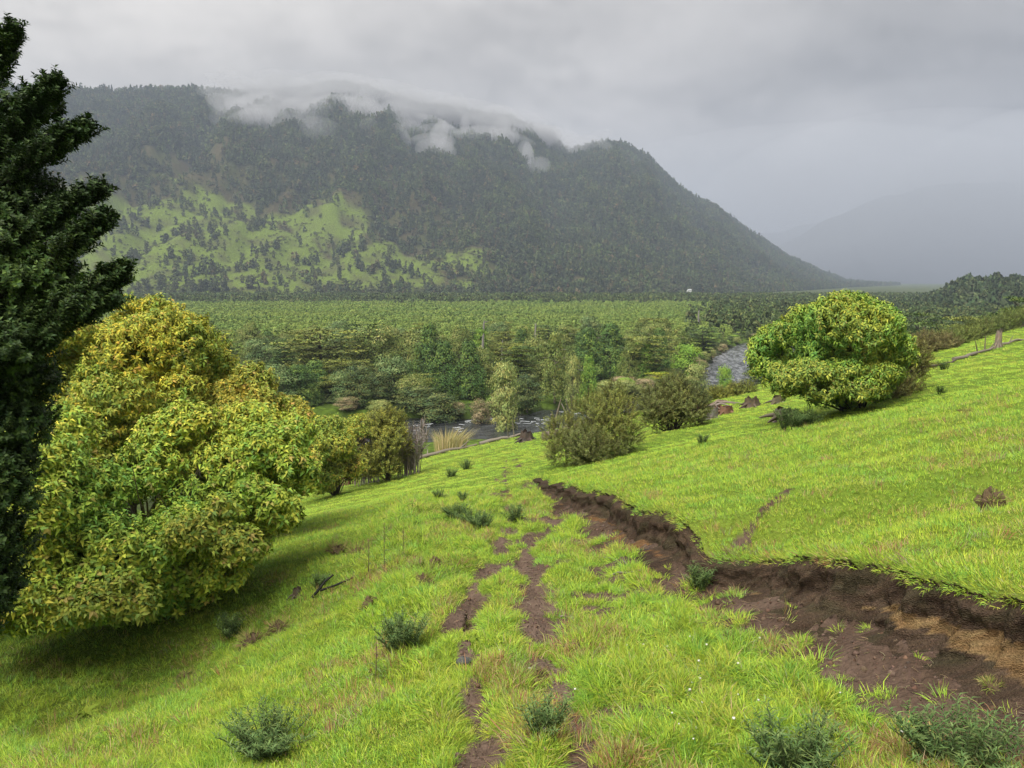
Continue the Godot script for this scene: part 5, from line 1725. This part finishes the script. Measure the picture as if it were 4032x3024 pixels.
	wood_stump("stump", "grey pointed stump below the heap of red roots", at_spot(6.67, 25.2), 0.2, 0.55, Color(0.16, 0.14, 0.12))
	wood_stump("stump", "reddish stump with green weeds on the slope", at_spot(7.5, 26.6), 0.24, 0.32, Color(0.16, 0.085, 0.05))
	wood_stump("stump", "dark ball of roots where the track leaves the pasture", at_spot(0.75, 38.0), 0.34, 0.62, Color(0.075, 0.055, 0.045))
	wood_stump("snag_stump", "tall split grey stump standing high on the upper pasture", at_spot(19.6, 31.0), 0.13, 0.8, Color(0.25, 0.20, 0.155))
	for e in [[16.4, 28.4, 19.2, 30.6, 0.08, "long grey fallen trunk leading to the tall split stump"], [13.4, 26.0, 16.2, 28.0, 0.06, "thin dark fallen trunk on the upper pasture"], [19.9, 31.4, 22.3, 33.2, 0.07, "fallen branch uphill from the tall split stump"], [1.5, 36.0, 3.2, 37.4, 0.24, "weathered log at the far end of the track"], [2.4, 39.8, 4.6, 40.6, 0.22, "mossy fallen trunk on the crest beside the olive shrub"], [-6.2, 46.5, -2.2, 47.5, 0.15, "long grey log lying along the pasture crest"], [-2.0, 47.6, 0.8, 48.2, 0.14, "thin driftwood pole beside the long grey log"], [10.4, 20.6, 13.2, 25.8, 0.07, "thin grey pole lying above the dark brownish shrub"]]:
		fallen("fallen_log", e[5], at_spot(e[0], e[1]), at_spot(e[2], e[3]), e[4], Color(0.20, 0.165, 0.13) if not "dark" in e[5] else Color(0.09, 0.07, 0.055), 0.10)
	var heap := thing("root_heap", "heap of torn roots and red earth near the crest", "root heap", at_spot(7.6, 29.4))
	part("red_earth", lump(Vector3(1.15, 0.30, 0.6), 0.45, Color(0.11, 0.055, 0.038), Color(0.165, 0.09, 0.06), 9.0, 28).mesh(leafmat("clod_soil")), heap)
	for q in 14:
		var rm := MB.new()
		var a := rnd(0, TAU)
		var tip := Vector3(cos(a) * rnd(0.5, 1.3), rnd(0.1, 0.6), sin(a) * 0.6)
		rm.tube([Vector3(rnd(-0.2, 0.2), 0.25, 0.1), tip * 0.5 + Vector3(0, 0.25, 0), tip], [0.05, 0.035, 0.012], 5, jig(Color(0.19, 0.15, 0.115), 0.25))
		part("root", rm.mesh(leafmat("bark_twigs")), heap)
	# tawny reeds by the crest
	for e in [[-4.0, 48.6, 1.6, 1.9, "tawny upright clump of reeds on the river side of the crest"], [-7.4, 47.0, 1.2, 1.0, "low pale reed clump beside the long grey log"]]:
		var r := thing("reed_clump", e[4], "reeds", at_spot(e[0], e[1]))
		var rb := MB.new()
		for q in 420:
			var a := rnd(0, TAU)
			var k := sqrt(rng.randf())
			rb.blade(Vector3(cos(a) * k * e[2] * 0.6, -0.05, sin(a) * k * 0.6), Vector3(cos(a) * k * 0.5 + 0.15, 0, sin(a) * k * 0.4), e[3] * rnd(0.6, 1.0), 0.035, Vector3(rnd(-1, 1), 0, rnd(-1, 1)).normalized(), jig([Color(0.30, 0.25, 0.09), Color(0.22, 0.22, 0.06), Color(0.36, 0.30, 0.14)][q % 3], 0.2))
		var pr := part("blades", rb.mesh(leafmat("grass_blades")), r)
		pr.set_meta("kind", "stuff")
	# crumbs of soil, scraps of straw and clover flowers
	var crumbs := []
	var cc := PackedColorArray()
	var bits := []
	var bc := PackedColorArray()
	var guard := 0
	while crumbs.size() < 3800 and guard < 90000:
		guard += 1
		var s := 2.6 + 11.0 * pow(rng.randf(), 1.6)
		var x := rnd(-0.9, 3.2)
		if bare(x, s) < 0.5 or bank_u(x, s) > -0.02:
			continue
		var b := upto(rdir(), rnd(0, TAU), rnd(0.003, 0.011) * (1.0 if rng.randf() < 0.93 else 2.2))
		crumbs.append(Transform3D(b, spot(x, s)))
		cc.append(jig(Color(1, 1, 1) if rng.randf() < 0.8 else Color(1.15, 1.15, 1.15), 0.3))
		if crumbs.size() % 5 == 0:
			bits.append(Transform3D(Basis(Vector3.UP, rnd(0, TAU)) * Basis(Vector3.RIGHT, rnd(-0.3, 0.3)), spot(x, s) + Vector3(0, 0.005, 0)))
			bc.append(jig(Color(1, 1, 1), 0.4))
	copies("soil_crumbs", lump(Vector3.ONE, 0.6, Color(0.085, 0.055, 0.04), Color(0.15, 0.10, 0.075), 5.0, 8).mesh(leafmat("clod_soil")), crumbs, cc, self, "small crumbs of brown soil on the bare track")
	var sb := MB.new()
	sb.tube([Vector3(-0.03, 0, 0), Vector3(0, 0.004, 0.005), Vector3(0.035, 0, 0)], [0.0014, 0.0014, 0.001], 3, Color(0.30, 0.24, 0.13), false)
	copies("straw_scraps", sb.mesh(leafmat("bark_twigs")), bits, bc, self, "dry straw scraps strewn on the bare track")
	var fl := lump(Vector3(0.008, 0.007, 0.008), 0.3, Color(0.75, 0.74, 0.68), Color(0.6, 0.6, 0.5), 4.0, 8)
	var white := []
	var wc := PackedColorArray()
	for q in 46:
		var s := rnd(3.0, 5.2)
		var x := rnd(0.9, 2.0) if q % 2 else rnd(-0.2, 1.4)
		if bare(x, s) > 0.5 or x > 2.2:
			continue
		white.append(Transform3D(Basis().scaled(Vector3.ONE * rnd(0.7, 1.2)), spot(x, s) + Vector3(0, rnd(0.04, 0.08), 0)))
		wc.append(Color.WHITE)
	copies("clover_flowers", fl.mesh(leafmat("petals", 0.7, Color.BLACK)), white, wc, self, "tiny white clover flowers in the grass")

func wood_stump(called: String, label: String, at: Vector3, r: float, h: float, col: Color) -> void:
	var o := thing(called, label, "stump", at, rnd(0, TAU))
	var mb := MB.new()
	var seg := 18
	for i in 7:
		var f := i / 6.0
		for j in seg + 1:
			var a := TAU * j / seg
			var flare := lerpf(1.35, 0.8, pow(f, 0.5)) * (1.0 + 0.28 * na.get_noise_2d(cos(a) * 90.0 + at.x * 50.0, sin(a) * 90.0 + f * 40.0))
			var top := h * (0.65 + 0.7 * absf(na.get_noise_2d(cos(a) * 160.0 + at.x * 91.0, sin(a) * 160.0)))
			mb.vert(Vector3(cos(a) * r * flare, lerpf(-0.08, top, f), sin(a) * r * flare), Vector3.UP, jig(col, 0.3))
	grid(mb, 7, seg + 1)
	for q in mb.n.size():
		if mb.n[q].dot(Vector3(mb.v[q].x, 0, mb.v[q].z)) < 0.0: mb.n[q] = -mb.n[q]
	for q in range(0, mb.i.size(), 3):
		var a := mb.v[mb.i[q]]
		var b := mb.v[mb.i[q + 1]]
		var c := mb.v[mb.i[q + 2]]
		var m := a + b + c
		if (c - a).cross(b - a).dot(Vector3(m.x, 0, m.z)) < 0.0:
			var t := mb.i[q + 1]
			mb.i[q + 1] = mb.i[q + 2]
			mb.i[q + 2] = t
	part("shell", mb.mesh(leafmat("bark_twigs")), o)
	part("heartwood", lump(Vector3(r * 0.72, h * 0.55, r * 0.72), 0.4, col * 0.5, col * 0.9, r * 9.0, 14).mesh(leafmat("bark_twigs")), o, Transform3D(Basis(), Vector3(0, h * 0.12, 0)))
	for q in 5:
		var rm := MB.new()
		var a := q * 1.3 + rnd(-0.3, 0.3)
		var d := Vector3(cos(a), 0, sin(a))
		rm.tube([d * r * 0.8 + Vector3(0, h * 0.25, 0), d * r * 1.5 + Vector3(0, h * 0.08, 0), d * r * 2.2 + Vector3(0, -0.05, 0)], [r * 0.22, r * 0.15, r * 0.05], 6, jig(col, 0.2))
		part("root", rm.mesh(leafmat("bark_twigs")), o)

func fallen(called: String, label: String, a: Vector3, b: Vector3, r: float, col: Color, wob: float) -> void:
	var o := thing(called, label, "log" if "log" in called else "twig", a)
	var pts := []
	var rad := []
	for k in 9:
		var f := k / 8.0
		var p := a.lerp(b, f)
		var y := spot(p.x, -p.z).y if called != "log" else p.y
		pts.append(Vector3(p.x, y + r * 0.75, p.z) - a + Vector3(rnd(-1, 1), rnd(0, 0.4), rnd(-1, 1)) * wob)
		rad.append(r * lerpf(1.0, 0.55, f) * rnd(0.85, 1.1))
	var mb := MB.new()
	mb.tube(pts, rad, 8, jig(col, 0.1))
	part("trunk" if "log" in called else "stem", mb.mesh(leafmat("bark_twigs")), o)
	for q in 3:
		var k := rng.randi_range(2, 7)
		var sm := MB.new()
		var tip: Vector3 = pts[k] + (rdir() + Vector3.UP * 0.9) * r * 4.0
		sm.tube([pts[k], tip], [r * 0.4, r * 0.12], 5, jig(col, 0.2))
		part("branch_stub", sm.mesh(leafmat("bark_twigs")), o)

func build_house() -> void:
	var s := 688.0
	var x := 0.2285 * s
	var o := thing("farmhouse", "tiny white farmhouse at the edge of the valley wood", "house", Vector3(x, valley(x, s) + 2.0, -s), 0.3)
	o.scale = Vector3.ONE * 0.6
	var m := leafmat("white_boards", 0.8, Color.BLACK)
	var w := MB.new()
	for f in [[Vector3(-3, 0, 2), Vector3(6, 0, 0), 3.4], [Vector3(3, 0, 2), Vector3(0, 0, -4), 3.4], [Vector3(3, 0, -2), Vector3(-6, 0, 0), 3.4], [Vector3(-3, 0, -2), Vector3(0, 0, 4), 3.4]]:
		var k := w.v.size()
		var nn: Vector3 = f[1].cross(Vector3.UP).normalized() * -1.0
		for c in [f[0], f[0] + f[1], f[0] + f[1] + Vector3.UP * f[2], f[0] + Vector3.UP * f[2]]:
			w.vert(c + Vector3(0, 4.0, 0), nn * -1.0, Color(0.75, 0.75, 0.73))
		w.i.append_array(PackedInt32Array([k, k + 2, k + 1, k, k + 3, k + 2]))
	part("wall", w.mesh(m), o)
	var rf := MB.new()
	for sgn in [-1.0, 1.0]:
		var k := rf.v.size()
		var nn := Vector3(0, 0.8, sgn * 0.6)
		for c in [Vector3(-3.3, 7.3, sgn * 2.4), Vector3(3.3, 7.3, sgn * 2.4), Vector3(3.3, 9.0, 0), Vector3(-3.3, 9.0, 0)]:
			rf.vert(c, nn, Color(0.4, 0.42, 0.43))
		rf.i.append_array(PackedInt32Array([k, k + 2, k + 1, k, k + 3, k + 2]) if sgn > 0 else PackedInt32Array([k, k + 1, k + 2, k, k + 2, k + 3]))
	part("roof", rf.mesh(leafmat("tin_roof", 0.5, Color.BLACK)), o)

# ---------------------------------------------------------------- cloud lying on the ridge
func build_clouds() -> void:
	rng.seed = 101
	var m := []
	for d in [0.0035, 0.0065, 0.0105, 0.0007]:
		var f := FogMaterial.new()
		f.density = d
		f.albedo = Color(0.97, 0.98, 1.0)
		m.append(f)
	for c in CLOUDS:
		var v := FogVolume.new()
		v.name = numbered("cloud")
		v.shape = RenderingServer.FOG_VOLUME_SHAPE_ELLIPSOID
		v.size = Vector3(c[3], c[4], c[5])
		v.material = m[c[6]]
		v.position = Vector3(c[0], c[1], c[2])
		v.rotation = Vector3(0, rnd(-0.3, 0.3), c[7])
		add_child(v)
		tag(v, "rain mist hanging in the far valley" if c[6] == 3 else "wisp of low cloud lying along the mountain ridge", "", "", "stuff")

func _ready() -> void:
	na.seed = 1; na.frequency = 0.01; na.fractal_octaves = 3
	nb.seed = 2; nb.frequency = 0.01; nb.fractal_octaves = 2
	nc.seed = 3; nc.frequency = 0.01; nc.fractal_octaves = 2
	rng.seed = 1
	set_up_view()
	fill_tables()
	build_ground()
	build_valley()
	build_river()
	build_mountain()
	far_range("far_mountain", [[0.2353, -85.0], [0.317, 114.0], [0.3562, 227.0], [0.409, 363.0], [0.4708, 493.0], [0.5242, 531.0], [0.5824, 557.0], [0.6475, 580.0], [0.8145, 600.0], [1.0458, 610.0]], 4500.0, 1400.0)
	far_range("farthest_mountain", [[0.1159, -123.0], [0.2338, 183.0], [0.2688, 297.0], [0.3154, 411.0], [0.3857, 486.0], [0.4679, 524.0], [0.7, 560.0]], 6500.0, 1400.0)
	build_knoll()
	print("land ", Time.get_ticks_msec())
	ready_trees()
	build_woods()
	print("woods ", Time.get_ticks_msec())
	build_riverside()
	print("riverside ", Time.get_ticks_msec())
	build_shrubs()
	print("shrubs ", Time.get_ticks_msec())
	build_grass()
	build_weeds()
	build_litter()
	build_house()
	build_clouds()
	print("grass ", Time.get_ticks_msec())
